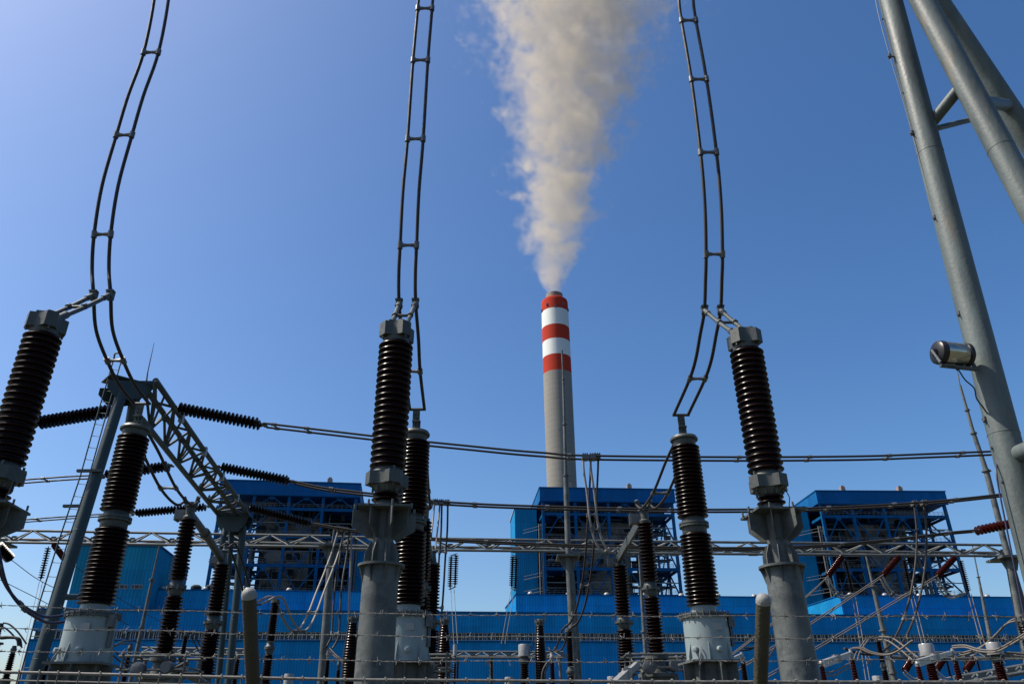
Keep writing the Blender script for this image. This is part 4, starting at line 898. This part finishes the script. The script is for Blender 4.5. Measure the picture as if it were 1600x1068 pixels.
for x0, y0, x1, y1, lab in ((1424, 1030, 1413, 1048, 'tiny maroon string slanting under the low right girder, first'), (1473, 1030, 1462, 1047, 'tiny maroon string slanting under the low right girder, second'), (1521, 1030, 1508, 1048, 'tiny maroon string slanting under the low right girder, third')):
    disc_string('tension_string', P(x0, y0, 50), P(x1, y1, 49), 0.2, 9, lab, 'tiny maroon strings under the low right girder', PORCR)
    twin('jumper_conductor', trail([(x1, y1, 49), (x1+6, y1+7, 49), (x1+14, y1+13, 49), (x1+22, y1+12, 49)]), 0.045, (0.07, 0, 0.06), 'pale jumper below ' + lab.replace('tiny ', ''), 'pale jumpers under the low right girder', (), WHITEM)

# ================================================================== FENCE
root = thing('fence', (0, 4.85, 0), 'wire mesh fence with barbed wire strands and two capped posts across the foreground', 'fence')
DF = 5.22
for px, yt in ((389, 924), (1193, 933)):
    v = Vt(px, yt, 4.85); r = v.m(yt, 11); t = Vector((v.x, v.y, v.ztop)); k_ = Vector((v.x, DF+0.06, 1.72)); d_ = (t-k_).normalized()
    mb = MB(); mb.tube([(v.x, DF+0.06, 0), (v.x, DF+0.06, 1.70), k_, t-d_*0.02], r, 24); o = mb.build('fence_post', FPOST, root)
    mb = MB(); mb.lathe(t-d_*0.035, [(0, r*1.06), (0.02, r*1.06), (0.035, r*0.97), (0.05, r*0.7), (0.058, r*0.3), (0.06, 0.001)], 24, d_); mb.build('post_cap', FCAP, o)
for px in (-420, 1996):
    v = Vt(px, 930, DF); mb = MB(); mb.tube([(v.x, v.y, 0), (v.x, v.y, v.ztop)], 0.045, 20); mb.build('fence_post', FPOST, root)
DR = DF-0.02
rails = [P(0, 1049, DR), P(533, 1061, DR), P(1067, 1064.5, DR), P(1600, 1065, DR)]
ra = rails[0]+(rails[0]-rails[1])*0.8; rb_ = rails[3]+(rails[3]-rails[2])*0.8
mb = MB(); mb.tube([ra]+rails+[rb_], 0.0095, 10); mb.build('top_rail', WIRE, root)
mb = MB(); mb.tube([q_+Vector((0, 0.03, -0.045)) for q_ in [ra]+rails+[rb_]], 0.005, 8)
def railz(xw):
    for a, b in zip(rails, rails[1:]):
        if xw <= b.x or b is rails[-1]: t = (xw-a.x)/(b.x-a.x); return a.z+(b.z-a.z)*t
xw = rails[0].x-0.4
rnd = random.Random(5)
while xw < rails[3].x+0.5:
    zr = railz(xw); j = rnd.uniform(-0.006, 0.006)
    mb.tube([Vector((xw+j, DF-0.005, 0.15))]+smooth([(xw+j, DF-0.006, zr-0.02), (xw+j+0.002, DF-0.012, zr+0.006), (xw+j+0.008, DF-0.03, zr+0.013), (xw+j+0.02, DF-0.036, zr-0.008)], 4), 0.0045, 6)
    xw += 0.1275
for k in range(1, 22): mb.tube([(rails[0].x-0.5, DF, rails[0].z-0.035-k*0.075), (rails[3].x+0.5, DF, rails[3].z-0.035-k*0.075)], 0.003, 5)
mb.build('mesh_panel', WIRE, root)
for si, ys in enumerate(((944, 952, 957, 959, 961, 962, 962), (980, 984, 990, 993, 995, 996.5, 996), (1016, 1019, 1029, 1032, 1033, 1031, 1029))):
    xs = (-60, 200, 400, 640, 900, 1250, 1660)
    c = smooth([P(a, b, (4.97, 5.06, 5.15)[si]) for a, b in zip(xs, ys)], 12); mb = MB(); rnd = random.Random(si+10)
    L = sum((b-a).length for a, b in zip(c, c[1:])); n = int(L/0.02); s1 = []; s2 = []
    for i in range(n+1):
        p, t = at_len(c, i/n); ph = i*0.9; p = p + Vector((0, 0, 0.004*math.sin(i*0.11+si)))
        o_ = Vector((0, math.cos(ph), math.sin(ph)))*0.0022; s1.append(p+o_); s2.append(p-o_)
    mb.tube(s1, 0.0016, 5); mb.tube(s2, 0.0016, 5)
    d = 0.05+rnd.random()*0.1
    while d < L:
        p, t = at_len(c, d/L)
        for k in range(2):
            q = p + t*(k*0.012-0.006)
            for sgn in (-1, 1):
                a = rnd.uniform(0, math.pi); dv = Vector((rnd.uniform(-0.55, 0.55), math.cos(a), math.sin(a))).normalized()
                mb.tube([q-dv*0.004, q+dv*0.028*sgn], [0.0023, 0.0015], 5)
            mb.lathe(q-t*0.004, [(0, 0.005), (0.008, 0.005)], 6, t)
        d += 0.135+rnd.uniform(-0.02, 0.035)
    mb.build('barbed_wire', WIRE, root)

# ================================================================== CHIMNEY
vc = Vt(866, 460, 360); z, m = vc.z, vc.m; X, Y = vc.x, vc.y
root = thing('chimney', (X, Y, 0), 'tall concrete power station chimney with red and white bands', 'chimney')
def conc():
    mt = mat('chimney_concrete', (0.205, 0.195, 0.17), 0.85, var=0.14, vscale=0.05, dark=(0.16, 0.15, 0.13), dscale=0.04, dthr=0.56)
    N = mt.node_tree.nodes; L = mt.node_tree.links; b = [n for n in N if n.type == 'BSDF_PRINCIPLED'][0]
    tc = N.new('ShaderNodeTexCoord'); sp = N.new('ShaderNodeSeparateXYZ'); L.new(tc.outputs['Object'], sp.inputs[0])
    a = N.new('ShaderNodeMath'); a.operation = 'PINGPONG'; a.inputs[1].default_value = 1.4; L.new(sp.outputs[2], a.inputs[0])
    r1 = N.new('ShaderNodeMapRange'); r1.inputs[1].default_value = 0.0; r1.inputs[2].default_value = 0.22; r1.inputs[3].default_value = 0.80; r1.inputs[4].default_value = 1.0; L.new(a.outputs[0], r1.inputs[0])
    at = N.new('ShaderNodeMath'); at.operation = 'ARCTAN2'; L.new(sp.outputs[1], at.inputs[0]); L.new(sp.outputs[0], at.inputs[1])
    pp = N.new('ShaderNodeMath'); pp.operation = 'PINGPONG'; pp.inputs[1].default_value = 0.11; L.new(at.outputs[0], pp.inputs[0])
    r2 = N.new('ShaderNodeMapRange'); r2.inputs[1].default_value = 0.0; r2.inputs[2].default_value = 0.02; r2.inputs[3].default_value = 0.86; r2.inputs[4].default_value = 1.0; L.new(pp.outputs[0], r2.inputs[0])
    mm = N.new('ShaderNodeMath'); mm.operation = 'MULTIPLY'; L.new(r1.outputs[0], mm.inputs[0]); L.new(r2.outputs[0], mm.inputs[1])
    old = b.inputs['Base Color'].links[0].from_socket
    sc = N.new('ShaderNodeVectorMath'); sc.operation = 'SCALE'; L.new(old, sc.inputs[0]); L.new(mm.outputs[0], sc.inputs[3]); L.new(sc.outputs[0], b.inputs['Base Color'])
    return mt
CONC = conc()
REDP = mat('red_band_paint', (0.36, 0.036, 0.020), 0.8, spec=0.1, var=0.12, vscale=0.15, dark=(0.25, 0.028, 0.02), dscale=0.2, dthr=0.62)
WHP = mat('white_band_paint', (0.56, 0.58, 0.55), 0.6, var=0.06, vscale=0.12, dark=(0.5, 0.5, 0.47), dscale=0.15, dthr=0.62, streak=True)
# radius as it is at several rows (metres)
rows = [(474, 20.5), (492, 21), (515, 21.3), (537, 21.6), (561, 21.9), (586, 22.2), (680, 22.8), (760, 23.3)]
rr = [(z(y), m(y, r)) for y, r in rows]
def rad(zz):
    if zz >= rr[0][0]: return rr[0][1]
    for (z0, r0), (z1, r1) in zip(rr, rr[1:]):
        if z1 <= zz <= z0: return r1+(r0-r1)*(zz-z1)/(z0-z1)
    (z0, r0), (z1, r1) = rr[-2], rr[-1]; return r1 + (z1-zz)*(r1-r0)/(z0-z1)
def ring(y0, y1, mt, name):
    z1, z0 = z(y0), (0 if y1 is None else z(y1)); mb = MB(); k = 6
    mb.lathe((X, Y, 0), [(z0+(z1-z0)*i/k, rad(z0+(z1-z0)*i/k)) for i in range(k+1)], 72); return mb.build(name, mt, root)
ring(586, None, CONC, 'concrete_shaft')
for y0, y1, c in ((561, 586, 'R'), (537, 561, 'W'), (515, 537, 'R'), (490, 515, 'W'), (475, 490, 'R')):
    ring(y0, y1, REDP if c == 'R' else WHP, 'red_band' if c == 'R' else 'white_band')
mb = MB(); mb.lathe((X, Y, 0), [(z(475), rad(z(475))), (z(472), m(472, 20)), (z(470), m(470, 17.5))], 64); mb.build('chimney_rim', REDP, root)
mb = MB(); mb.lathe((X, Y, z(472)), [(0, m(470, 13.5)), (z(461)-z(472), m(461, 13)), (z(461)-z(472)-0.3, m(461, 12)), (2, m(470, 12))], 48); mb.build('flue_liner', mat('flue_metal', (0.16, 0.13, 0.11), 0.7, var=0.3, vscale=0.3, streak=True), root)
mb = MB()
for k in range(10):
    a = k*2*math.pi/10+0.3; mb.box((X+rad(z(484))*math.cos(a), Y+rad(z(484))*math.sin(a), z(484+(k % 2)*4)), (1.0, 1.0, 1.2))
mb.build('obstruction_light', STEELD, root)
mb = MB()
mb.box((X-0.5, Y-rad(z(676))+0.05, z(676)), (1.1, 0.3, 1.5))
mb.build('access_hatch', WHITEM, root)

# ================================================================== SMOKE
def smoke():
    rows = [(461, 866, 11), (450, 865, 19), (435, 863, 32), (420, 864, 44), (400, 867, 50), (380, 870, 56), (340, 872, 64), (280, 876, 76), (220, 885, 92), (150, 892, 110), (80, 894, 130), (0, 902, 158), (-80, 904, 180), (-160, 908, 210)]
    D = 360.0; zs = []; cs = []; hw = []
    for py, px, h in rows:
        p = P(px, py, D); q = P(px+h, py, D); zs.append(p.z); cs.append(p.x); hw.append((q-p).length)
    z0, z1 = zs[0], zs[-1]
    mb = MB(); seg = 24; n = len(rows)
    vs = []; 
    for zz, cx, h in zip(zs, cs, hw):
        for k in range(seg): a = 2*math.pi*k/seg; vs.append((cx+1.5*h*math.cos(a), D+1.5*h*math.sin(a)*0.75, zz))
    fs = [(i*seg+k, i*seg+(k+1) % seg, (i+1)*seg+(k+1) % seg, (i+1)*seg+k) for i in range(n-1) for k in range(seg)]
    fs += [tuple(range(seg))[::-1], tuple(range((n-1)*seg, n*seg))]; mb.add(vs, fs)
    m_ = bpy.data.materials.new('smoke'); m_.use_nodes = True; N = m_.node_tree.nodes; L = m_.node_tree.links; N.clear()
    out = N.new('ShaderNodeOutputMaterial'); pv = N.new('ShaderNodeVolumePrincipled'); L.new(pv.outputs[0], out.inputs['Volume'])
    pv.inputs['Color'].default_value = (0.74, 0.665, 0.555, 1); pv.inputs['Anisotropy'].default_value = 0.1
    tc = N.new('ShaderNodeTexCoord'); sp = N.new('ShaderNodeSeparateXYZ')
    # turbulence: shift the sample point with coarse noise
    def M(op, a, b=None, c=None):
        n_ = N.new('ShaderNodeMath'); n_.operation = op
        for i, q in enumerate((a, b, c)):
            if q is None: continue
            if isinstance(q, (int, float)): n_.inputs[i].default_value = q
            else: L.new(q, n_.inputs[i])
        return n_.outputs[0]
    L.new(tc.outputs['Object'], sp.inputs[0])
    t = M('DIVIDE', sp.outputs[2], z1-z0)              # object origin at the mouth
    def curve(vals):
        fc = N.new('ShaderNodeFloatCurve'); cv = fc.mapping.curves[0]
        pts = [((zz-z0)/(z1-z0), v) for zz, v in zip(zs, vals)]
        cv.points[0].location = pts[0]; cv.points[1].location = pts[-1]
        for p in pts[1:-1]: cv.points.new(*p)
        for p in cv.points: p.handle_type = 'VECTOR'
        fc.mapping.update(); L.new(t, fc.inputs['Value']); return fc.outputs[0]
    mxh = max(hw); cmin, cmax = min(cs), max(cs)
    rad_ = M('MULTIPLY', curve([h/mxh for h in hw]), mxh)
    cen = M('ADD', M('MULTIPLY', curve([(c-cmin)/(cmax-cmin) for c in cs]), cmax-cmin), cmin-cs[0])
    dx = M('SUBTRACT', sp.outputs[0], cen)
    dy = M('DIVIDE', sp.outputs[1], 0.75)
    rn = M('DIVIDE', M('SQRT', M('ADD', M('MULTIPLY', dx, dx), M('MULTIPLY', dy, dy))), rad_)
    # noise with cells growing upward: divide by local radius^0.5
    def noise(scale, detail, rough, off, dist=0.0):
        mp = N.new('ShaderNodeMapping'); mp.inputs['Location'].default_value = off; L.new(tc.outputs['Object'], mp.inputs[0])
        n_ = N.new('ShaderNodeTexNoise'); n_.inputs['Scale'].default_value = scale; n_.inputs['Detail'].default_value = detail; n_.inputs['Roughness'].default_value = rough; n_.inputs['Distortion'].default_value = dist
        L.new(mp.outputs[0], n_.inputs['Vector']); return n_.outputs[0]
    nb_ = noise(0.05, 2.0, 0.5, (3, 1, 0), 0.6)
    ns = noise(0.095, 5.0, 0.58, (11, 5, 2), 0.3)
    nn = M('ADD', M('MULTIPLY', M('SUBTRACT', nb_, 0.5), 1.7), M('MULTIPLY', M('SUBTRACT', ns, 0.5), 2.1))
    amp = M('MINIMUM', M('ADD', M('MULTIPLY', t, 3.5), 0.5), 1.0)
    e = M('ADD', M('SUBTRACT', 0.86, rn), M('MULTIPLY', nn, amp))
    mr = N.new('ShaderNodeMapRange'); mr.interpolation_type = 'SMOOTHSTEP'; mr.inputs[1].default_value = 0.0; mr.inputs[2].default_value = 0.34; L.new(e, mr.inputs[0])
    # thins as it spreads
    dn = M('DIVIDE', 1.45, rad_)
    L.new(M('MULTIPLY', mr.outputs[0], dn), pv.inputs['Density'])
    for k_ in ('homogeneous_volume',): pass
    m_.cycles.volume_step_rate = 1.0
    o = mb.build('smoke', m_, loc=(cs[0], D, z0)); tag(o, 'tan grey smoke plume rising from the chimney', 'smoke', kind='stuff')
smoke()

# ================================================================== TURBINE HALL
HZ = 29.0
a = PH(60, 950, HZ); b = PH(1600, 962, HZ)
ux = (b-a); ux.z = 0; ux.normalize(); uy = Vector((-ux.y, ux.x, 0)); uz = Vector((0, 0, 1)); AX = (ux, uy, uz)
Lh = (b-a).length + 60; O = Vector((a.x, a.y, 0))
def wallz(py, px=800, off=0.0):               # height on the hall front plane for an image row
    d = ray(px, py); o0 = O + uy*off
    t = (o0-CP).dot(uy)/d.dot(uy); return (CP+d*t)
def ux_of(px, py, off=0.0): return (wallz(py, px, off)-O).dot(ux)
root = thing('turbine_hall', tuple(O), 'long blue clad turbine hall with louvre strip behind the switchyard', 'building')
def blk(mb, x0, x1, y0, y1, z0, z1): mb.box(O+ux*((x0+x1)/2)+uy*((y0+y1)/2)+uz*((z0+z1)/2), (x1-x0, y1-y0, z1-z0), AX)
zl0, zl1 = wallz(1000).z, wallz(988).z
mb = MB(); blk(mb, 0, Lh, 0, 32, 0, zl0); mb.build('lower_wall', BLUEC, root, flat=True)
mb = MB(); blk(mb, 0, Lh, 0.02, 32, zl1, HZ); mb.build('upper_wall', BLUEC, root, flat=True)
mb = MB(); blk(mb, 0.3, Lh-0.3, 0.8, 31, zl0, zl1); mb.build('louvre_recess', GLASS, root, flat=True)
mb = MB(); k = 2.0
while k < Lh-2:
    mb.box(O+ux*k+uy*0.35+uz*((zl0+zl1)/2), (0.16, 0.12, zl1-zl0-0.1), AX)
    if int(k*10) % 3 == 0: mb.box(O+ux*(k+0.5)+uy*0.35+uz*((zl0+zl1)/2), (0.08, 0.08, zl1-zl0-0.1), AX)
    k += 1.02
mb.box(O+ux*(Lh/2)+uy*0.35+uz*(zl0+0.06), (Lh-2, 0.13, 0.1), AX); mb.box(O+ux*(Lh/2)+uy*0.35+uz*(zl1-0.06), (Lh-2, 0.13, 0.1), AX); mb.build('louvre_screen', LOUV, root, flat=True)
mb = MB(); blk(mb, -0.25, Lh, -0.25, 0.02, zl0-0.35, zl0-0.05); blk(mb, -0.25, Lh, -0.2, 0.02, HZ-0.3, HZ+0.1); mb.build('trim', BLUEF, root, flat=True)
# raised clerestory blocks behind the parapet
zt = None; blocks = []
off = 8.0
for x0, x1, y_ in ((225, 628, 923), (806, 1235, 931), (1311, 1660, 932)):
    u0, u1 = ux_of(x0, y_, off), ux_of(x1, y_, off); zt = wallz(y_, (x0+x1)/2, off).z
    mb = MB(); blk(mb, u0, u1, off, 31.5, HZ-0.5, zt); mb.build('clerestory', BLUET, root, flat=True); blocks.append((u0, u1, zt))
    mb = MB(); blk(mb, u0-0.2, u1+0.2, off-0.2, 31.7, zt, zt+0.25); mb.build('clerestory_capping', LOUV if False else BLUEF, root, flat=True)
    k = u0+4
    while k < u1:
        mb = MB(); mb.lathe(O+ux*k+uy*(off+1.2)+uz*zt, [(0, 0.5), (0.35, 0.5), (0.4, 0.75), (0.75, 0.7), (1.0, 0.45), (1.1, 0.1)], 16); mb.build('roof_vent', WHITEM, root); k += 10.2
# low mono-pitch annex in front of the right clerestory with a sunlit side
u0, u1 = ux_of(1281, 955, 2), ux_of(1316, 955, 2)
mb = MB(); q = lambda u, v, w: O+ux*u+uy*v+uz*w
zf = wallz(932, 1311, 8).z
u2 = ux_of(1311, 932, 8)
vs = [q(u2-0.6, 6.5, HZ+0.1), q(u2-0.6, 31, HZ+0.1), q(u2-0.6, 31, zf-1.8), q(u2-0.6, 6.5, zf), q(u2-0.1, 6.5, HZ+0.1), q(u2-0.1, 31, HZ+0.1), q(u2-0.1, 31, zf-1.8), q(u2-0.1, 6.5, zf)]
mb.add(vs, [(0, 1, 2, 3), (7, 6, 5, 4), (0, 3, 7, 4), (1, 5, 6, 2), (2, 6, 7, 3), (0, 4, 5, 1)]); mb.build('side_wall', BLUET, root, flat=True)
# teal coal bunker tower on the left
off = 3.0
u0, u1 = ux_of(118, 885, off), ux_of(244, 885, off); zt = wallz(853, 190, off).z
root2 = thing('bunker_tower', tuple(O+ux*u0), 'tall teal blue box tower above the left end of the turbine hall', 'building')
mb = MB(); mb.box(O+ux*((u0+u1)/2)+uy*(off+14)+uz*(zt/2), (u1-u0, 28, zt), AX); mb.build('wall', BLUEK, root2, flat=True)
mb = MB(); mb.box(O+ux*((u0+u1)/2)+uy*(off+14)+uz*(zt+0.2), (u1-u0+0.5, 28.5, 0.4), AX); mb.build('roof', BLUEF, root2, flat=True)
for px in (137, 191, 214):
    p = wallz(916, px, off); 
    mb = MB(); mb.box(p-uy*0.05, (2.6, 0.12, 1.0), AX); w_ = mb.build('window', WHITEM, root2, flat=True)
    mb = MB(); mb.box(p-uy*0.12, (1.0, 0.1, 0.75), AX); mb.box(p-uy*0.12-ux*0.92, (0.5, 0.1, 0.75), AX); mb.box(p-uy*0.12+ux*0.92, (0.5, 0.1, 0.75), AX); mb.build('pane', GLASS, w_, flat=True)
# small roof fans between tower and boiler house
root3 = thing('roof_fans', tuple(q(ux_of(305, 921, 10), 10, HZ)), 'two dark round roof fans between teal tower and left boiler house', 'roof fan')
for px in (306, 328):
    p = wallz(921, px, 10); mb = MB(); mb.lathe(Vector((p.x, p.y, blocks[0][2]+0.2)), [(0, 0.9), (0.4, 1.3), (1.0, 1.3), (1.4, 0.8)], 16); mb.build('fan_cowl', DARKB, root3)

# ================================================================== BOILER HOUSES
def boiler_house(pxl, yl, pxr, yr, mirror, label, rnd, towerpx=None):
    HT = 80.0
    a = PH(pxl, yl, HT); b = PH(pxr, yr, HT); a.z = b.z = 0
    ex = (b-a).normalized(); ey = Vector((-ex.y, ex.x, 0)); ez = Vector((0, 0, 1)); A = (ex, ey, ez); Wd = (b-a).length
    root = thing('boiler_house', tuple(a), label, 'building', 'blue steel boiler houses')
    def X_(u): return (Wd-u) if mirror else u
    def bx(mb, u0, u1, v0, v1, z0, z1):
        p, r_ = X_(u0), X_(u1); mb.box(a+ex*((p+r_)/2)+ey*((v0+v1)/2)+ez*((z0+z1)/2), (abs(u1-u0), abs(v1-v0), abs(z1-z0)), A)
    def pt(u, v, z_): return a+ex*X_(u)+ey*v+ez*z_
    zf = 75.6
    # roof fascia
    mb = MB(); bx(mb, -0.8, Wd+0.8, -1.0, 30, zf, HT); mb.build('roof', BLUER, root, flat=True)
    mb = MB(); bx(mb, -1.0, Wd+1.0, -1.2, 30.2, HT, HT+0.35); bx(mb, -0.9, Wd+0.9, -1.1, -0.7, zf-0.4, zf); mb.build('roof_edge', BLUEF, root, flat=True)
    for u in (Wd*0.2, Wd*0.66):
        mb = MB(); bx(mb, u, u+1.6, 0, 1.6, HT+0.35, HT+2.0); bx(mb, u+0.3, u+1.3, 0.2, 1.4, HT+2, HT+2.5); mb.build('roof_vent', mat('vent', (0.25, 0.18, 0.15), 0.7) if 'vent' not in bpy.data.materials else bpy.data.materials['vent'], root, flat=True)
    cols = [0.4, Wd*0.25, Wd*0.5, Wd*0.755, Wd-0.4]; vr = [0, 12, 24]
    for i, u in enumerate(cols):
        for j, v in enumerate(vr):
            mb = MB(); wdt = 0.95 if j == 0 else 0.75; bx(mb, u-wdt/2, u+wdt/2, v-wdt/2, v+wdt/2, 0, zf); mb.build('column', BLUEF, root, flat=True)
    floors = [43.5, 52.3, 61.7, 71.0]
    for f in floors:
        mb = MB()
        bx(mb, 0, Wd, -0.35, 0.35, f-0.55, f+0.45)
        for v in (12, 24): bx(mb, 0, Wd, v-0.3, v+0.3, f-0.5, f+0.4)
        for u in cols: bx(mb, u-0.3, u+0.3, 0.36, 24, f-0.5, f+0.4)
        bx(mb, 0.5, cols[1]-0.5, 1, 23, f+0.41, f+0.6); bx(mb, cols[3]+0.5, Wd-1.0, 1, 23, f+0.41, f+0.6)
        mb.build('floor_deck', BLUEF, root, flat=True)
        mb = MB()                                             # handrails
        for h in (0.6, 1.2): mb.bar(pt(0, -0.5, f+0.45+h), pt(Wd, -0.5, f+0.45+h), 0.09); mb.bar(pt(Wd+0.3, 0, f+0.45+h), pt(Wd+0.3, 24, f+0.45+h), 0.09)
        k = 0
        while k <= Wd: mb.bar(pt(k, -0.5, f+0.4), pt(k, -0.5, f+1.65), 0.08); k += 1.6
        k = 0
        while k <= 24: mb.bar(pt(Wd+0.3, k, f+0.4), pt(Wd+0.3, k, f+1.65), 0.08); k += 1.6
        mb.build('handrail', PIPEG, root, flat=True)
    # half-level beams
    mb = MB()
    for f in (47.8, 57.0, 66.4):
        mb.bar(pt(0, 0.3, f), pt(Wd, 0.3, f), 0.3); mb.bar(pt(cols[3], 8, f), pt(Wd, 8, f), 0.5); mb.bar(pt(0, 11, f), pt(Wd, 11, f), 0.5)
    mb.build('mid_beam', PIPEG, root, flat=True)
    # inverted V braces per bay and storey
    for s0, s1 in ((43.5, 52.3), (52.3, 61.7), (61.7, 71.0), (71.0, zf)):
        for c0_, c1_ in ((cols[0], cols[1]), (cols[1], cols[2]), (cols[2], cols[3])):
            if rnd.random() < 0.22: continue
            mb = MB(); mid = (c0_+c1_)/2; up = (cols.index(c0_)) % 2 == 0
            if s1 > 75: up = True
            za, zb_ = (s0+0.4, s1-0.5) if up else (s1-0.5, s0+0.4)
            mb.bar(pt(c0_+0.5, 0.1, za), pt(mid, 0.1, zb_), 0.34); mb.bar(pt(c1_-0.5, 0.1, za), pt(mid, 0.1, zb_), 0.34)
            mb.plate([pt(mid-1.2, -0.25, zb_), pt(mid+1.2, -0.25, zb_), pt(mid+0.5, -0.25, zb_+(-1.1 if up else 1.1)), pt(mid-0.5, -0.25, zb_+(-1.1 if up else 1.1))], 0.12)
            mb.build('v_brace', BLUEF, root, flat=True)
    # open end bay: side bracing and stairs
    mb = MB()
    for i, (s0, s1) in enumerate(((43.5, 52.3), (52.3, 61.7), (61.7, 71.0))):
        mb.bar(pt(Wd-0.4, 1, s0), pt(Wd-0.4, 11, s1), 0.4); mb.bar(pt(Wd-0.4, 23, s0), pt(Wd-0.4, 13, s1), 0.4)
        m_ = (s0+s1)/2
        mb.bar(pt(cols[3]+1, 5, s0+0.5), pt(Wd-1.2, 5, m_), 0.9, 0.25); mb.bar(pt(Wd-1.2, 7, m_), pt(cols[3]+1, 7, s1), 0.9, 0.25)
        mb.bar(pt(cols[3]+1, 4.5, s0+1.7), pt(Wd-1.2, 4.5, m_+1.2), 0.12); mb.bar(pt(Wd-1.2, 7.5, m_+1.2), pt(cols[3]+1, 7.5, s1+1.2), 0.12)
    mb.build('stair_flight', BLUEF, root, flat=True)
    # boiler casing and machinery behind the frame
    mb = MB()
    bx(mb, cols[1]+1.5, cols[3]-1.0, 8, 26, 60.5, 70.0); bx(mb, cols[1]+3.5, cols[3]-4, 7, 26, 38, 58.5)
    mb.build('boiler_casing', BOIL, root, flat=True)
    mb = MB(); k = cols[1]+1.6
    while k < cols[3]-1.2: bx(mb, k, k+0.16, 7.8, 8.0, 60.5, 70); k += 1.25
    for zz in (61, 63.5, 66, 68.5): bx(mb, cols[1]+1.5, cols[3]-1.0, 7.7, 7.99, zz, zz+0.35)
    for zz in (41, 46, 50, 55): bx(mb, cols[1]+3.5, cols[3]-4.0, 6.6, 6.99, zz, zz+0.4)
    mb.build('casing_ribs', BOIL, root, flat=True)
    mb = MB(); bx(mb, 0.5, cols[3]+1.0, 26.5, 27, 0, zf); bx(mb, cols[0]+0.6, cols[1]-0.6, 14, 25, 30, 69)
    for _ in range(85):
        u = rnd.uniform(1, cols[3]-2); v = rnd.uniform(1.5, 12); z_ = rnd.uniform(38, 72); bx(mb, u, u+rnd.uniform(0.6, 3.5), v, v+rnd.uniform(0.6, 3), z_, z_+rnd.uniform(0.4, 3))
    for _ in range(34):
        u = rnd.uniform(cols[3], Wd-3); v = rnd.uniform(3, 22); z_ = rnd.uniform(38, 70); bx(mb, u, u+rnd.uniform(0.6, 2.5), v, v+rnd.uniform(0.6, 3), z_, z_+rnd.uniform(0.4, 2.6))
    mb.build('dark_machinery', DARKB, root, flat=True)
    for _ in range(60):
        mb = MB()
        u = rnd.uniform(1, Wd-2); v = rnd.uniform(2.0, 6); z_ = rnd.uniform(40, 73)
        if rnd.random() < 0.5: mb.tube([pt(u, v, z_), pt(u, v, z_+rnd.uniform(2, 8))], rnd.uniform(0.06, 0.2), 8)
        else: mb.tube([pt(u, v, z_), pt(min(Wd-1, u+rnd.uniform(2, 9)), v, z_)], rnd.uniform(0.08, 0.2), 8)
        mb.build('pipe', PIPEG, root)
    for u in (1.2, 2.0, 3.0):
        mb = MB(); mb.tube([pt(u-2.2, 2, 36), pt(u-2.2, 2, 68)], 0.25, 8); mb.build('pipe', PIPEG, root)
    for u in (cols[3]-0.4, cols[3]+1.4):
        mb = MB(); mb.tube([pt(u, 5, 36), pt(u, 5, 61)], 0.62, 16); mb.build('duct', PIPEG, root)
    # header coil under the roof
    mb = MB()
    for k in range(9):
        u = Wd*0.60+k*0.85; mb.tube(smooth([pt(u, 3, 70.9), pt(u+0.1, 2.6, 73.2), pt(u+0.4, 2.4, 74.0), pt(u+0.7, 2.8, 73.0), pt(u+0.75, 3, 71)], 3), 0.16, 6)
    mb.build('header_coil', PIPEG, root)
    # stair and lift tower
    mb = MB(); tw_, z_t = (8.5, 75.2)
    bx(mb, -tw_-0.3, -0.9, 9, 29, 0, z_t); mb.build('stair_tower', BLUET, root, flat=True)
    mb = MB(); bx(mb, -tw_-0.6, -0.8, 8.8, 29.2, z_t, z_t+0.4); mb.build('tower_roof', LOUV, root, flat=True)
    for zz in (45, 50, 60, 66):
        mb = MB(); mb.bar(pt(-6, 8.0, zz), pt(1.5, 1.5, zz+0.6), 0.16); mb.bar(pt(-6, 8.0, zz+1.1), pt(1.5, 1.5, zz+1.7), 0.1)
        for k_ in (0.1, 0.5, 0.9): p_ = pt(-6, 8.0, zz).lerp(pt(1.5, 1.5, zz+0.6), k_); mb.bar(p_, p_+ez*1.1, 0.07)
        mb.build('gangway', PIPEG, root, flat=True)
    return root
boiler_house(846, 763, 1049, 766, False, 'blue steel boiler house in front of the chimney, middle of three', random.Random(1))
boiler_house(1276, 768, 1471, 769, False, 'blue steel boiler house right of the right pedestal', random.Random(2))
boiler_house(349, 751, 560, 757, True, 'blue steel boiler house behind the left gantry girder', random.Random(3))
